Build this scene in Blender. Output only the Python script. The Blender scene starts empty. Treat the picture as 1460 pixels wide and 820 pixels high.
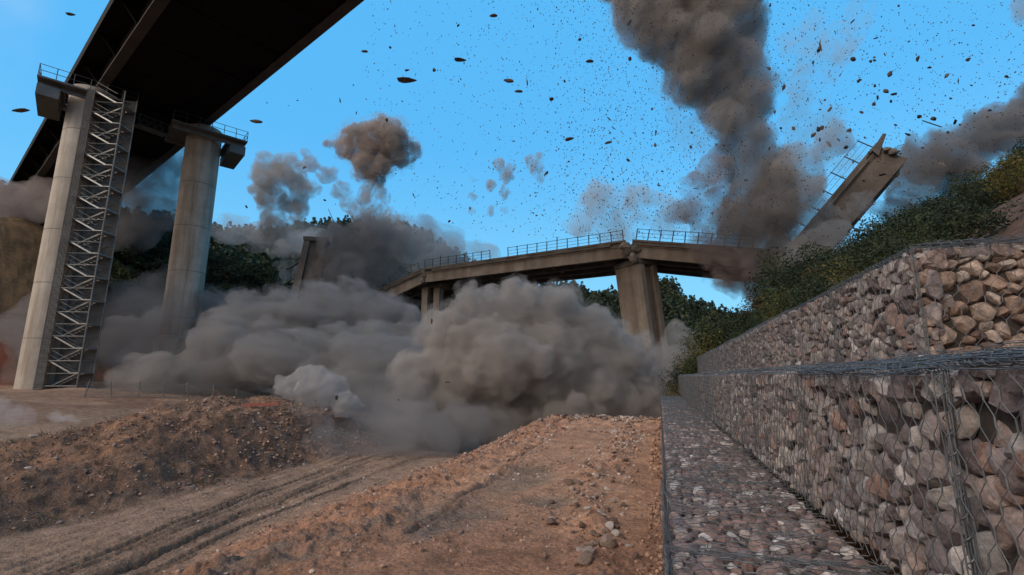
import bpy, math, random
import numpy as np
from mathutils import Vector, Matrix

scene = bpy.context.scene
COL = scene.collection
rad = math.radians
# ------------------------------------------------------------------ camera
EYE = 1.95
F_PX = 676.0
PITCH = math.atan(127.0 / 676.0)
YAW = rad(17.05)
cam_d = bpy.data.cameras.new("camera")
cam = bpy.data.objects.new("camera", cam_d)
COL.objects.link(cam)
cam.location = (0, 0, EYE)
cam.rotation_euler = (rad(90) + PITCH, 0, YAW)
cam_d.sensor_width = 36.0
cam_d.lens = 36.0 * F_PX / 1460.0
cam_d.clip_start = 0.05
cam_d.clip_end = 5000
scene.camera = cam
# ------------------------------------------------------------------ sky and sun
SUN_EL, SUN_AZ = rad(32), rad(213)      # azimuth clockwise from +Y
world = bpy.data.worlds.new("World")
scene.world = world
world.use_nodes = True
wn, wl = world.node_tree.nodes, world.node_tree.links
wn.clear()
sky = wn.new("ShaderNodeTexSky")
sky.sky_type = 'NISHITA'
sky.sun_disc = False
sky.sun_elevation = SUN_EL
sky.sun_rotation = SUN_AZ
sky.air_density = 1.0
sky.dust_density = 0.6
sky.ozone_density = 3.0
tc = wn.new("ShaderNodeTexCoord")
# warm-white glow added to the unseen sky behind the camera as neutral fill
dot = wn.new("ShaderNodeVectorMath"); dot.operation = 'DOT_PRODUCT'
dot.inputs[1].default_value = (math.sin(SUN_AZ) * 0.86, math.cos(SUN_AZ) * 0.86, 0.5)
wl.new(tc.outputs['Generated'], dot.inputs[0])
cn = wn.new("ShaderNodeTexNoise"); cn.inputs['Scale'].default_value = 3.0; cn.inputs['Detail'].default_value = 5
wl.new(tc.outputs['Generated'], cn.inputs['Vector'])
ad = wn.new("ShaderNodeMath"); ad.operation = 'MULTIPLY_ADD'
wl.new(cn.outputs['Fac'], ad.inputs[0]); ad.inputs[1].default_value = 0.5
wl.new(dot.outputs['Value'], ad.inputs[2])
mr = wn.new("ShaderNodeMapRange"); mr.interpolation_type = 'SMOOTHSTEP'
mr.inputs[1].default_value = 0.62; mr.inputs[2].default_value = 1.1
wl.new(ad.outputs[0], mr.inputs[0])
hs = wn.new("ShaderNodeMix"); hs.data_type = 'RGBA'; hs.inputs[0].default_value = 0.82
sx = wn.new("ShaderNodeSeparateXYZ"); wl.new(tc.outputs['Generated'], sx.inputs[0])
hz = wn.new("ShaderNodeMapRange"); hz.interpolation_type = 'SMOOTHSTEP'; hz.inputs[1].default_value = 0.0; hz.inputs[2].default_value = 0.5
wl.new(sx.outputs[2], hz.inputs[0])
zr = wn.new("ShaderNodeMix"); zr.data_type = 'RGBA'; zr.inputs[6].default_value = (3.2, 8.8, 12.6, 1); zr.inputs[7].default_value = (1.25, 6.3, 12.2, 1)
wl.new(hz.outputs[0], zr.inputs[0])
wl.new(sky.outputs[0], hs.inputs[6]); wl.new(zr.outputs[2], hs.inputs[7])
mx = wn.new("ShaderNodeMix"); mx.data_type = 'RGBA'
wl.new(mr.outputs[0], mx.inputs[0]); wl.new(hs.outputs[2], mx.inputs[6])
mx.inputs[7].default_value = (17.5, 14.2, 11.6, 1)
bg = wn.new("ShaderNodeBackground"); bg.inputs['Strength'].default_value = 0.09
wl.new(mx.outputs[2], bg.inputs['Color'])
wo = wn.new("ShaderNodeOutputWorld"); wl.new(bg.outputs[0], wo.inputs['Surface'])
sd = bpy.data.lights.new("sun", 'SUN'); sd.energy = 1.4; sd.angle = rad(16); sd.color = (1.0, 0.91, 0.82)
sun = bpy.data.objects.new("sun", sd); COL.objects.link(sun)
sdir = Vector((math.sin(SUN_AZ) * math.cos(SUN_EL), math.cos(SUN_AZ) * math.cos(SUN_EL), math.sin(SUN_EL)))
sun.rotation_euler = sdir.to_track_quat('Z', 'Y').to_euler()
sun.location = sdir * 100
vs = scene.view_settings
vs.view_transform = 'Standard'; vs.look = 'None'; vs.exposure = 0.0; vs.gamma = 1.0
cy = scene.cycles
cy.max_bounces = 6; cy.diffuse_bounces = 3; cy.glossy_bounces = 2; cy.transmission_bounces = 2
cy.volume_bounces = 2; cy.transparent_max_bounces = 48
cy.use_adaptive_sampling = True; cy.adaptive_threshold = 0.02
cy.use_denoising = True
cy.caustics_reflective = False; cy.caustics_refractive = False
cy.volume_step_rate = 1.0; cy.volume_max_steps = 256

# ------------------------------------------------------------------ helpers
CPS, SPS = math.cos(YAW), math.sin(YAW)
CT, ST = math.cos(PITCH), math.sin(PITCH)
def cw(c, f, h):
    """right / forward / above-eye metres -> world"""
    return Vector((c * CPS - f * SPS, c * SPS + f * CPS, h + EYE))
def ray(px, py):
    dx, dy = px - 730.0, 410.0 - py
    return dx, F_PX * CT - dy * ST, dy * CT + F_PX * ST     # right, forward, up
def pf(px, py, f):
    a, b, c = ray(px, py); t = f / b
    return cw(a * t, f, c * t)
def pz(px, py, z):
    a, b, c = ray(px, py); t = (z - EYE) / c
    return cw(a * t, b * t, z - EYE)

def _hash(ix, iy, iz, s):
    h = (ix.astype(np.int64) * 374761393 + iy.astype(np.int64) * 668265263 + iz.astype(np.int64) * 2147483647 + s * 1274126177) & 0xffffffff
    h = ((h ^ (h >> 13)) * 1274126177) & 0xffffffff
    h = (h ^ (h >> 16)) & 0xffffffff
    return h / 4294967295.0
def vnoise(p, s=0):
    p = np.asarray(p, float); i = np.floor(p); f = p - i; u = f * f * (3 - 2 * f)
    i = i.astype(np.int64); r = 0
    for dx in (0, 1):
        for dy in (0, 1):
            for dz in (0, 1):
                w = (u[:, 0] if dx else 1 - u[:, 0]) * (u[:, 1] if dy else 1 - u[:, 1]) * (u[:, 2] if dz else 1 - u[:, 2])
                r = r + w * _hash(i[:, 0] + dx, i[:, 1] + dy, i[:, 2] + dz, s)
    return r * 2 - 1
def fbm(p, o=4, s=0, g=0.5):
    a, r, p = 1.0, 0, np.asarray(p, float)
    for k in range(o):
        r = r + a * vnoise(p, s + k); p = p * 2.03 + 11.3; a *= g
    return r
def fbm2(x, y, sc, o=4, s=0):
    return fbm(np.stack([np.asarray(x) * sc, np.asarray(y) * sc, np.full(np.shape(x), 0.37)], 1), o, s)

def mesh_np(name, V, F, smooth=False, col=None, sharp=None):
    """V (n,3), F (m,k) one face size, or list of such arrays"""
    me = bpy.data.meshes.new(name)
    Fs = F if (isinstance(F, list) and len(F) and getattr(F[0], 'ndim', 1) == 2) else [F]
    Fs = [np.asarray(f, np.int32) for f in Fs if len(f)]
    V = np.asarray(V, np.float32)
    nl = sum(f.size for f in Fs); nf = sum(len(f) for f in Fs)
    me.vertices.add(len(V)); me.vertices.foreach_set("co", V.ravel())
    me.loops.add(nl); me.loops.foreach_set("vertex_index", np.concatenate([f.ravel() for f in Fs]))
    me.polygons.add(nf)
    tot = np.concatenate([np.full(len(f), f.shape[1], np.int32) for f in Fs])
    st = np.concatenate([[0], np.cumsum(tot)[:-1]]).astype(np.int32)
    me.polygons.foreach_set("loop_start", st)
    me.polygons.foreach_set("use_smooth", np.full(nf, smooth))
    if col is not None:
        a = me.color_attributes.new("tone", 'FLOAT_COLOR', 'POINT')
        c = np.ones((len(V), 4), np.float32); c[:, :3] = col
        a.data.foreach_set("color", c.ravel())
    me.update(calc_edges=True)
    if sharp: me.set_sharp_from_angle(angle=rad(sharp))
    return me
def ob(name, me, mat=None, parent=None, **props):
    o = bpy.data.objects.new(name, me); COL.objects.link(o)
    if mat is not None and me is not None and not me.materials: me.materials.append(mat)
    if parent is not None: o.parent = parent
    for k, v in props.items(): o[k] = v
    return o
def empty(name, loc, label, cat, group=None, rz=0.0):
    o = bpy.data.objects.new(name, None); COL.objects.link(o)
    o.location = loc; o.rotation_euler = (0, 0, rz); o.empty_display_size = 0.3
    o["label"] = label; o["category"] = cat
    if group: o["group"] = group
    return o

class MB:
    """collects boxes, tubes and prisms into one mesh"""
    def __init__(s): s.v = []; s.f4 = []; s.f3 = []; s.n = 0
    def add(s, V, q=(), t=()):
        s.v.append(np.asarray(V, float))
        if len(q): s.f4.append(np.asarray(q, int) + s.n)
        if len(t): s.f3.append(np.asarray(t, int) + s.n)
        s.n += len(V)
    def hexa(s, a, b):
        """two quads (4 points each, same winding)"""
        s.add(list(a) + list(b), [(0, 3, 2, 1), (4, 5, 6, 7), (0, 1, 5, 4), (1, 2, 6, 5), (2, 3, 7, 6), (3, 0, 4, 7)])
    def box(s, x0, x1, y0, y1, z0, z1):
        s.hexa([(x0, y0, z0), (x1, y0, z0), (x1, y1, z0), (x0, y1, z0)], [(x0, y0, z1), (x1, y0, z1), (x1, y1, z1), (x0, y1, z1)])
    def bar(s, p0, p1, w, h, up=(0, 0, 1)):
        p0, p1 = Vector(p0), Vector(p1); d = (p1 - p0).normalized(); u = Vector(up)
        x = d.cross(u)
        if x.length < 1e-4: x = d.cross(Vector((1, 0, 0)))
        x.normalize(); y = x.cross(d); x = x * w / 2; y = y * h / 2
        s.hexa([p0 - x - y, p0 + x - y, p0 + x + y, p0 - x + y], [p1 - x - y, p1 + x - y, p1 + x + y, p1 - x + y])
    def tube(s, p0, p1, r, n=6, r1=None):
        p0, p1 = Vector(p0), Vector(p1); d = (p1 - p0).normalized()
        x = d.orthogonal().normalized(); y = d.cross(x); r1 = r if r1 is None else r1
        V = [p0 + (x * math.cos(a) + y * math.sin(a)) * r for a in [2 * math.pi * i / n for i in range(n)]]
        V += [p1 + (x * math.cos(a) + y * math.sin(a)) * r1 for a in [2 * math.pi * i / n for i in range(n)]]
        V += [p0, p1]
        s.add(V, [(i, (i + 1) % n, n + (i + 1) % n, n + i) for i in range(n)], [(2 * n, (i + 1) % n, i) for i in range(n)] + [(2 * n + 1, n + i, n + (i + 1) % n) for i in range(n)])
    def mesh(s, name, smooth=False, col=None):
        F = []
        if s.f4: F.append(np.concatenate(s.f4))
        if s.f3: F.append(np.concatenate(s.f3))
        return mesh_np(name, np.concatenate(s.v), F, smooth, col)
    def build(s, name, mat, parent=None, smooth=False, bevel=0, **props):
        o = ob(name, s.mesh(name, smooth), mat, parent, **props)
        if bevel:
            m = o.modifiers.new("bevel", 'BEVEL'); m.width = bevel; m.segments = 2; m.limit_method = 'ANGLE'
        return o

# ------------------------------------------------------------------ materials
def new_mat(name):
    m = bpy.data.materials.new(name); m.use_nodes = True
    nt = m.node_tree; nt.nodes.clear()
    out = nt.nodes.new("ShaderNodeOutputMaterial"); b = nt.nodes.new("ShaderNodeBsdfPrincipled")
    nt.links.new(b.outputs[0], out.inputs['Surface'])
    return m, nt, b, out
def N(nt, t, **kw):
    n = nt.nodes.new(t)
    for k, v in kw.items():
        if k in ('Scale', 'Detail', 'Roughness', 'Distortion', 'Strength', 'Distance', 'Randomness'): n.inputs[k].default_value = v
        else: setattr(n, k, v)
    return n
def noise(nt, vec, scale, detail=6, rough=0.6, dist=0.0):
    n = N(nt, "ShaderNodeTexNoise", Scale=scale, Detail=detail, Roughness=rough, Distortion=dist)
    if vec is not None: nt.links.new(vec, n.inputs['Vector'])
    return n.outputs['Fac']
def ramp(nt, fac, stops):
    r = nt.nodes.new("ShaderNodeValToRGB"); e = r.color_ramp.elements
    while len(e) < len(stops): e.new(0.5)
    for i, (p, c) in enumerate(stops):
        e[i].position = p; e[i].color = (*c, 1) if len(c) == 3 else c
    nt.links.new(fac, r.inputs[0]); return r.outputs[0]
def mixc(nt, fac, a, b, mode='MIX'):
    m = nt.nodes.new("ShaderNodeMix"); m.data_type = 'RGBA'; m.blend_type = mode
    for s, v in ((m.inputs[0], fac), (m.inputs[6], a), (m.inputs[7], b)):
        if isinstance(v, (int, float)): s.default_value = v
        elif isinstance(v, tuple): s.default_value = (*v, 1)
        else: nt.links.new(v, s)
    return m.outputs[2]
def bump(nt, b, h, strength=0.5, dist=0.02):
    n = N(nt, "ShaderNodeBump", Strength=strength, Distance=dist)
    nt.links.new(h, n.inputs['Height']); nt.links.new(n.outputs[0], b.inputs['Normal'])
def math2(nt, op, a, b):
    m = nt.nodes.new("ShaderNodeMath"); m.operation = op
    for s, v in ((m.inputs[0], a), (m.inputs[1], b)):
        if isinstance(v, (int, float)): s.default_value = v
        else: nt.links.new(v, s)
    return m.outputs[0]
def simple(name, c0, c1, scale=3.0, rough=0.85, metal=0.0, bscale=30.0, bstr=0.3, bdist=0.01, coord='Object', contrast=(0.3, 0.7), streak=None):
    m, nt, b, out = new_mat(name)
    t = nt.nodes.new("ShaderNodeTexCoord").outputs[coord]
    f = noise(nt, t, scale, 8, 0.65)
    c = ramp(nt, f, [(contrast[0], c0), (contrast[1], c1)])
    if streak:
        mp = nt.nodes.new("ShaderNodeMapping"); mp.inputs['Scale'].default_value = (1, 1, 0.08)
        nt.links.new(t, mp.inputs[0])
        f2 = noise(nt, mp.outputs[0], streak[0], 6, 0.7)
        k = ramp(nt, f2, [(0.45, (0, 0, 0)), (0.75, (1, 1, 1))])
        c = mixc(nt, k, c, streak[1])
    nt.links.new(c, b.inputs['Base Color'])
    b.inputs['Roughness'].default_value = rough; b.inputs['Metallic'].default_value = metal
    bump(nt, b, noise(nt, t, bscale, 6, 0.7), bstr, bdist)
    return m
M = {}
M['concrete'] = simple('pier_concrete', (0.33, 0.295, 0.255), (0.48, 0.44, 0.39), 0.5, 0.9, bscale=3, bdist=0.02, streak=(1.6, (0.24, 0.19, 0.14)))
M['concrete2'] = simple('stained_pier_concrete', (0.32, 0.27, 0.215), (0.50, 0.44, 0.375), 0.5, 0.9, bscale=3, bdist=0.02, streak=(1.3, (0.20, 0.145, 0.10)))
M['joint'] = simple('pour_joint', (0.13, 0.115, 0.10), (0.2, 0.18, 0.16), 2)
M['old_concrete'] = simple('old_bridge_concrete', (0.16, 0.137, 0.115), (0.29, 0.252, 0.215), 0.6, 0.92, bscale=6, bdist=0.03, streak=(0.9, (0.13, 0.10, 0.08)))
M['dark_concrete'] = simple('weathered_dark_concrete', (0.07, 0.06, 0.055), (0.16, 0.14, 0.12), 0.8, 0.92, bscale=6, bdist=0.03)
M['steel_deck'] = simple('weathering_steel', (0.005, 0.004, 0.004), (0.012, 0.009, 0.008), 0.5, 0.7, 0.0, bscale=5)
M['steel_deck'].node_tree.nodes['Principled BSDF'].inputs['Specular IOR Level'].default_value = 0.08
M['steel_brown'] = simple('brown_steel_flange', (0.035, 0.024, 0.02), (0.07, 0.05, 0.04), 0.5, 0.6, 0.0, bscale=5)
M['grey_steel'] = simple('grey_platform_steel', (0.09, 0.09, 0.09), (0.17, 0.17, 0.165), 1.0, 0.6, 0.2, bscale=8)
M['galv'] = simple('galvanised_steel', (0.24, 0.24, 0.24), (0.40, 0.40, 0.39), 2.0, 0.45, 0.5, bscale=10)
M['dull_galv'] = simple('dull_scaffold_steel', (0.13, 0.13, 0.13), (0.22, 0.22, 0.22), 2.0, 0.55, 0.4, bscale=10)
M['rail'] = simple('dark_rail_steel', (0.03, 0.04, 0.045), (0.08, 0.09, 0.10), 2.0, 0.6, 0.3, bscale=10)
M['wire'] = simple('gabion_wire_zinc', (0.07, 0.08, 0.09), (0.17, 0.19, 0.21), 6.0, 0.5, 0.35, bscale=40, bdist=0.001)
M['sheet'] = simple('pale_sheet', (0.55, 0.58, 0.62), (0.72, 0.75, 0.78), 2.0, 0.5, bscale=20, bdist=0.003)
M['wood'] = simple('pale_wood', (0.35, 0.30, 0.22), (0.5, 0.44, 0.34), 4.0, 0.8, bscale=20, bdist=0.003)
M['bark'] = simple('bark', (0.05, 0.035, 0.025), (0.12, 0.09, 0.065), 4.0, 0.9, bscale=20)
M['grey_chunk'] = simple('pale_flying_slab', (0.14, 0.16, 0.18), (0.2, 0.23, 0.25), 2.0, 0.95, bscale=8, bstr=0.3, bdist=0.02)
M['chunk'] = simple('debris_chunk', (0.05, 0.045, 0.042), (0.16, 0.135, 0.12), 2.0, 0.95, bscale=8, bstr=0.6, bdist=0.02)

def stone_mat(name, cols, veins=True):
    m, nt, b, out = new_mat(name)
    t = nt.nodes.new("ShaderNodeTexCoord").outputs['Object']
    at = nt.nodes.new("ShaderNodeVertexColor"); at.layer_name = "tone"
    sp = nt.nodes.new("ShaderNodeSeparateColor"); nt.links.new(at.outputs[0], sp.inputs[0])
    # shift the texture per stone
    mp = nt.nodes.new("ShaderNodeVectorMath"); mp.operation = 'MULTIPLY_ADD'
    nt.links.new(at.outputs[0], mp.inputs[0]); mp.inputs[1].default_value = (13, 17, 19); nt.links.new(t, mp.inputs[2])
    v = mp.outputs[0]
    base = ramp(nt, sp.outputs[0], cols)
    f = noise(nt, v, 9, 8, 0.7, 0.4)
    c = mixc(nt, 0.9, base, ramp(nt, f, [(0.30, (0.30, 0.28, 0.28)), (0.5, (0.95, 0.93, 0.93)), (0.70, (1.7, 1.66, 1.64))]), 'MULTIPLY')
    f2 = noise(nt, v, 38, 5, 0.75)
    c = mixc(nt, 0.6, c, ramp(nt, f2, [(0.3, (0.5, 0.48, 0.48)), (0.7, (1.35, 1.32, 1.3))]), 'MULTIPLY')
    if veins:
        f3 = noise(nt, v, 5, 3, 0.5, 2.5)
        k = ramp(nt, f3, [(0.485, (0, 0, 0)), (0.50, (0.3, 0.3, 0.3)), (0.515, (0, 0, 0))])
        c = mixc(nt, k, c, (0.34, 0.32, 0.31))
    nt.links.new(c, b.inputs['Base Color'])
    b.inputs['Roughness'].default_value = 0.8
    h = math2(nt, 'ADD', math2(nt, 'MULTIPLY', f, 1.0), math2(nt, 'MULTIPLY', f2, 0.35))
    vo = N(nt, "ShaderNodeTexVoronoi", Scale=16.0); vo.feature = 'F1'; nt.links.new(v, vo.inputs['Vector'])
    h = math2(nt, 'ADD', h, math2(nt, 'MULTIPLY', vo.outputs['Distance'], 0.5))
    bump(nt, b, h, 0.9, 0.02)
    return m
M['stone'] = stone_mat('gabion_stone', [(0.0, (0.10, 0.075, 0.077)), (0.18, (0.19, 0.165, 0.17)), (0.36, (0.27, 0.235, 0.23)), (0.44, (0.25, 0.16, 0.13)), (0.52, (0.30, 0.29, 0.295)), (0.74, (0.35, 0.325, 0.31)), (0.88, (0.27, 0.21, 0.19)), (1.0, (0.58, 0.57, 0.57))])
M['stone_sunlit'] = stone_mat('sun_tinted_stone', [(0.0, (0.11, 0.075, 0.065)), (0.15, (0.22, 0.155, 0.125)), (0.5, (0.33, 0.245, 0.195)), (0.8, (0.38, 0.305, 0.255)), (1.0, (0.46, 0.43, 0.40))])  # end-face stones, warm sunlight painted into their colour
M['stone_small'] = stone_mat('bottom_row_stone', [(0.0, (0.10, 0.075, 0.077)), (0.3, (0.18, 0.14, 0.142)), (0.5, (0.23, 0.155, 0.14)), (0.8, (0.29, 0.255, 0.25)), (1.0, (0.6, 0.58, 0.58))])
M['rubble'] = stone_mat('rubble_stone', [(0.0, (0.16, 0.11, 0.085)), (0.3, (0.27, 0.195, 0.155)), (0.65, (0.38, 0.30, 0.25)), (1.0, (0.56, 0.51, 0.47))], False)
M['gap_shade'] = simple('gap_shade_backing', (0.02, 0.016, 0.015), (0.06, 0.048, 0.044), 12, 0.95, bscale=30, bdist=0.03)  # near-black backing, shade between the stones painted as colour

def leaf_mat(name, cols):
    m, nt, b, out = new_mat(name)
    at = nt.nodes.new("ShaderNodeVertexColor"); at.layer_name = "tone"
    sp = nt.nodes.new("ShaderNodeSeparateColor"); nt.links.new(at.outputs[0], sp.inputs[0])
    c = ramp(nt, sp.outputs[0], cols)
    nt.links.new(c, b.inputs['Base Color']); b.inputs['Roughness'].default_value = 0.7
    tr = nt.nodes.new("ShaderNodeBsdfTranslucent"); nt.links.new(c, tr.inputs[0])
    mx_ = nt.nodes.new("ShaderNodeMixShader"); mx_.inputs[0].default_value = 0.25
    nt.links.new(b.outputs[0], mx_.inputs[1]); nt.links.new(tr.outputs[0], mx_.inputs[2])
    nt.links.new(mx_.outputs[0], out.inputs['Surface'])
    return m
M['leaf_dark'] = leaf_mat('dark_foliage', [(0, (0.008, 0.015, 0.006)), (0.5, (0.02, 0.034, 0.012)), (1, (0.05, 0.068, 0.024))])
M['leaf_green'] = leaf_mat('green_foliage', [(0, (0.014, 0.026, 0.008)), (0.5, (0.034, 0.054, 0.016)), (1, (0.085, 0.105, 0.03))])
M['leaf_yellow'] = leaf_mat('yellow_foliage', [(0, (0.04, 0.045, 0.01)), (0.5, (0.12, 0.11, 0.02)), (1, (0.24, 0.17, 0.03))])
M['leaf_orange'] = leaf_mat('orange_foliage', [(0, (0.05, 0.03, 0.012)), (0.5, (0.14, 0.075, 0.02)), (1, (0.25, 0.13, 0.03))])
M['leaf_far'] = leaf_mat('far_forest_foliage', [(0, (0.012, 0.022, 0.010)), (0.5, (0.03, 0.045, 0.018)), (1, (0.06, 0.075, 0.03))])

# ------------------------------------------------------------------ ground
def to_cam(x, y):
    return x * CPS + y * SPS, -x * SPS + y * CPS      # right, forward
def sstep(a, b, t):
    t = np.clip((t - a) / (b - a), 0, 1); return t * t * (3 - 2 * t)
def seg_dist(x, y, p, q):
    px, py = p; qx, qy = q; dx, dy = qx - px, qy - py; L = dx * dx + dy * dy
    t = np.clip(((x - px) * dx + (y - py) * dy) / L, 0, 1)
    return np.hypot(x - px - t * dx, y - py - t * dy), t
def ground_base(x, y):
    x = np.asarray(x, float); y = np.asarray(y, float)
    r = np.hypot(x, y); c, f = to_cam(x, y)
    beta = np.degrees(np.arctan2(c, f))
    w = fbm2(x, y, 0.25, 2, 5) * 0.5 * sstep(4, 10, r)
    z = np.interp(x + w, [-70, -45, -30, -24, -20.5, -18.5, -15.5, -13.6, -12.6, -8.6, -7.6, -4.6, -3.2, 0, 200],
                  [0.9, 0.9, 0.3, -0.25, -0.1, 0.55, 0.1, -0.95, -1.25, -1.30, -1.15, -0.10, 0.0, 0.0, 0.0])
    z += np.where((x > -21) & (x < -13.6), 1, 0) * (sstep(9, 16, y) * 0.45 - 1.0 * sstep(14, 7, y)) * np.clip(np.minimum((x + 21) / 2.5, (-13.6 - x) / 3.0), 0, 1)
    # the platform ends in a drop, the road runs down into the valley
    pl = sstep(-8, -4.5, x)
    drop = sstep(21.5, 33, y) * pl * 4.5 + sstep(17, 38, y) * (1 - pl) * sstep(-34, -22, x) * 2.8
    z = z - drop * sstep(-30, -15, beta + 8 * (1 - pl) + 30 * pl) * (1 - sstep(-0.6, 0.8, x) * (1 - sstep(33, 42, y)))
    z -= 1.0 * sstep(45, 75, r) * sstep(-32, -20, beta)
    # slope behind the wall
    up = np.clip(x - 2.6, 0, 0.5) * 5.3
    rise = np.clip(x - 3.3, 0, None)
    hill = up + 0.64 * 90 * (1 - np.exp(-rise / 90)) + fbm2(x, y, 0.12, 3, 9) * np.clip(rise * 0.12, 0, 1.2)
    endf = 1 - sstep(27.5, 30.5, y - 0.10 * np.clip(x, 0, 60)) * np.where(x < 6, 1, 0) - sstep(31, 44, y - 0.1 * x) * np.where(x < 6, 0, 1)
    hill2 = hill * np.clip(endf, 0, 1)
    z = np.where(x > 2.6, hill2 + z * (1 - np.clip(hill2, 0, 1)), z)
    knoll = np.interp(x, [0.2, 1, 2.5, 4, 7], [0, 0.7, 1.7, 3.0, 3.6]) * sstep(24, 28, y) * (1 - sstep(33, 39, y)) * (x < 9)
    z = np.maximum(z, np.where((x > 0.2) & (x < 9), knoll, -99))
    # hills round the valley, height by bearing
    lt = np.interp(beta, [-180, -75, -60, -47, -41, -34, -27, -22, -16, 180], [0.1, 0.15, 0.22, 0.235, 0.215, 0.20, 0.165, 0.05, 0.0, 0.0])
    z += lt * 88 * sstep(65, 92, r) * (1 + 0.12 * fbm2(x, y, 0.06, 3, 21))
    ft = np.interp(beta, [-180, -60, -47, -41, -33, -27, -22, -13, -8, -4, 4, 16, 21, 28, 40, 60, 180], [0.1, 0.18, 0.23, 0.23, 0.235, 0.265, 0.285, 0.29, 0.25, 0.205, 0.18, 0.178, 0.152, 0.105, 0.06, 0.05, 0.1])
    back = np.where(lt > 0.01, np.clip(ft - lt * 88 / 210, 0, 1), ft)
    z += back * 210 * sstep(95, 210, r) * (1 + 0.08 * fbm2(x, y, 0.03, 3, 33))
    return z
TR = [(-9.3, 4, -12.4, 24, 1, .5), (-9.55, 4, -12.7, 24, .9, .5), (-10.6, 4, -13.4, 24, .5, .6), (-8.6, 5, -11.2, 24, 1, .4), (-8.82, 5, -11.5, 24, .8, .4), (-8.3, 5, -12.3, 24, .6, .2), (-9.9, 5, -11.6, 24, .6, .8), (-8.35, 6, -9.9, 25, .9, .5), (-8.15, 6, -10.4, 25, .6, .5), (-11.6, 6, -14.6, 25, .35, .6), (-9.1, 4, -12.0, 24, .45, .35), (-9.75, 4, -13.1, 24, .4, .45), (-10.3, 4, -12.9, 24, .5, .7), (-10.85, 4, -13.7, 24, .4, .5), (-8.7, 5, -10.6, 24, .5, .7), (-9.4, 5, -11.0, 24, .4, .9)]
def ground_detail(x, y, z):
    r = np.hypot(x, y); c, f = to_cam(x, y)
    near = sstep(70, 18, r)
    plat = sstep(-8.6, -6.5, x) * (x < 0.3) * sstep(27, 22, y)
    # shoulder of clods between the road and the flat red platform
    sh = sstep(-8.8, -7.2, x) * sstep(-2.6, -4.6, x) * sstep(26, 20, y)
    road = sstep(-7.4, -8.8, x) * sstep(-14.2, -12.8, x)
    mound = sstep(-12.4, -13.6, x) * sstep(-23, -20, x)
    n1 = fbm2(x, y, 2.2, 5, 40); n2 = fbm2(x, y, 0.7, 4, 50); n3 = fbm2(x, y, 7.0, 3, 60)
    dz = 0.02 * n1 + 0.04 * n2
    dz = dz + sh * (0.09 * n1 + 0.055 * n3) + plat * 0.012 * n3
    n4 = np.abs(fbm2(x + y * .3, y * .45, 0.9, 4, 66)); dz = dz + mound * (0.12 * n2 + 0.07 * n1 + 0.045 * n3 - 0.16 * n4)
    # wheel ruts
    wob = fbm2(x, y, 0.3, 2, 70) * 0.12
    for k, (x0, y0, x1, y1, dp, bend) in enumerate(TR):
        cx = x0 + (x1 - x0) * (y - y0) / (y1 - y0) + bend * ((y - 14) / 10) ** 2 - 0.4
        d = x - cx - wob
        ms = road * np.clip(0.8 + 0.8 * fbm2(x, y + 7 * k, 0.35, 2, 200 + k), 0.25, 1.3) * dp
        tread = 1 + 0.35 * np.sign(np.sin((y + 0.5 * d) * 2 * math.pi / 0.22))
        dz = dz - ms * 0.075 * np.exp(-(d / 0.05) ** 2) * tread + ms * 0.045 * np.exp(-((np.abs(d) - 0.11) / 0.04) ** 2)
    # single track and shallow hollows on the platform
    (d, t) = seg_dist(x, y, (-3.6, 16.0), (-3.14, 5.8))
    dz = dz - 0.05 * np.clip(.6 + n2, .2, 1) * np.exp(-((d + 0.03 * n1) / 0.045) ** 2) + 0.03 * np.exp(-((d - 0.12) / 0.06) ** 2)
    d = np.hypot((x + 2.75) / 0.75, (y - 9.8) / 1.7); dz = np.where(x < 0.5, dz - 0.10 * sstep(1.15, 0.6, d), dz)
    d = np.hypot((x + 1.75) / 0.55, (y - 8.0) / 0.5); dz = np.where(x < 0.5, dz - 0.07 * sstep(1.15, 0.5, d), dz)
    # crest of stones
    dz = dz + plat * 0.28 * np.exp(-((y - 20.6 - 0.5 * n2) / 0.9) ** 2)
    # rubble ridge beside the wall
    rx = np.interp(y, [3, 4, 6, 8.7, 12.7, 17, 21], [-0.55, -0.6, -0.75, -1.4, -1.1, -1.2, -1.2])
    dz = dz + (x < 0) * 0.13 * np.exp(-((x - rx + 0.12 * n2) / 0.28) ** 2) * (0.6 + 0.5 * n1) * sstep(21, 17, y)
    far = sstep(45, 90, r)
    dz = dz * near + (1 - near) * 0.5 * fbm2(x, y, 0.15, 4, 80) + far * 1.6 * fbm2(x, y, 0.05, 3, 90)
    return z + dz
def ground_z(x, y):
    x = np.atleast_1d(np.asarray(x, float)); y = np.atleast_1d(np.asarray(y, float))
    return ground_detail(x, y, ground_base(x, y))
def gz(x, y): return float(ground_z([x], [y])[0])

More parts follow.
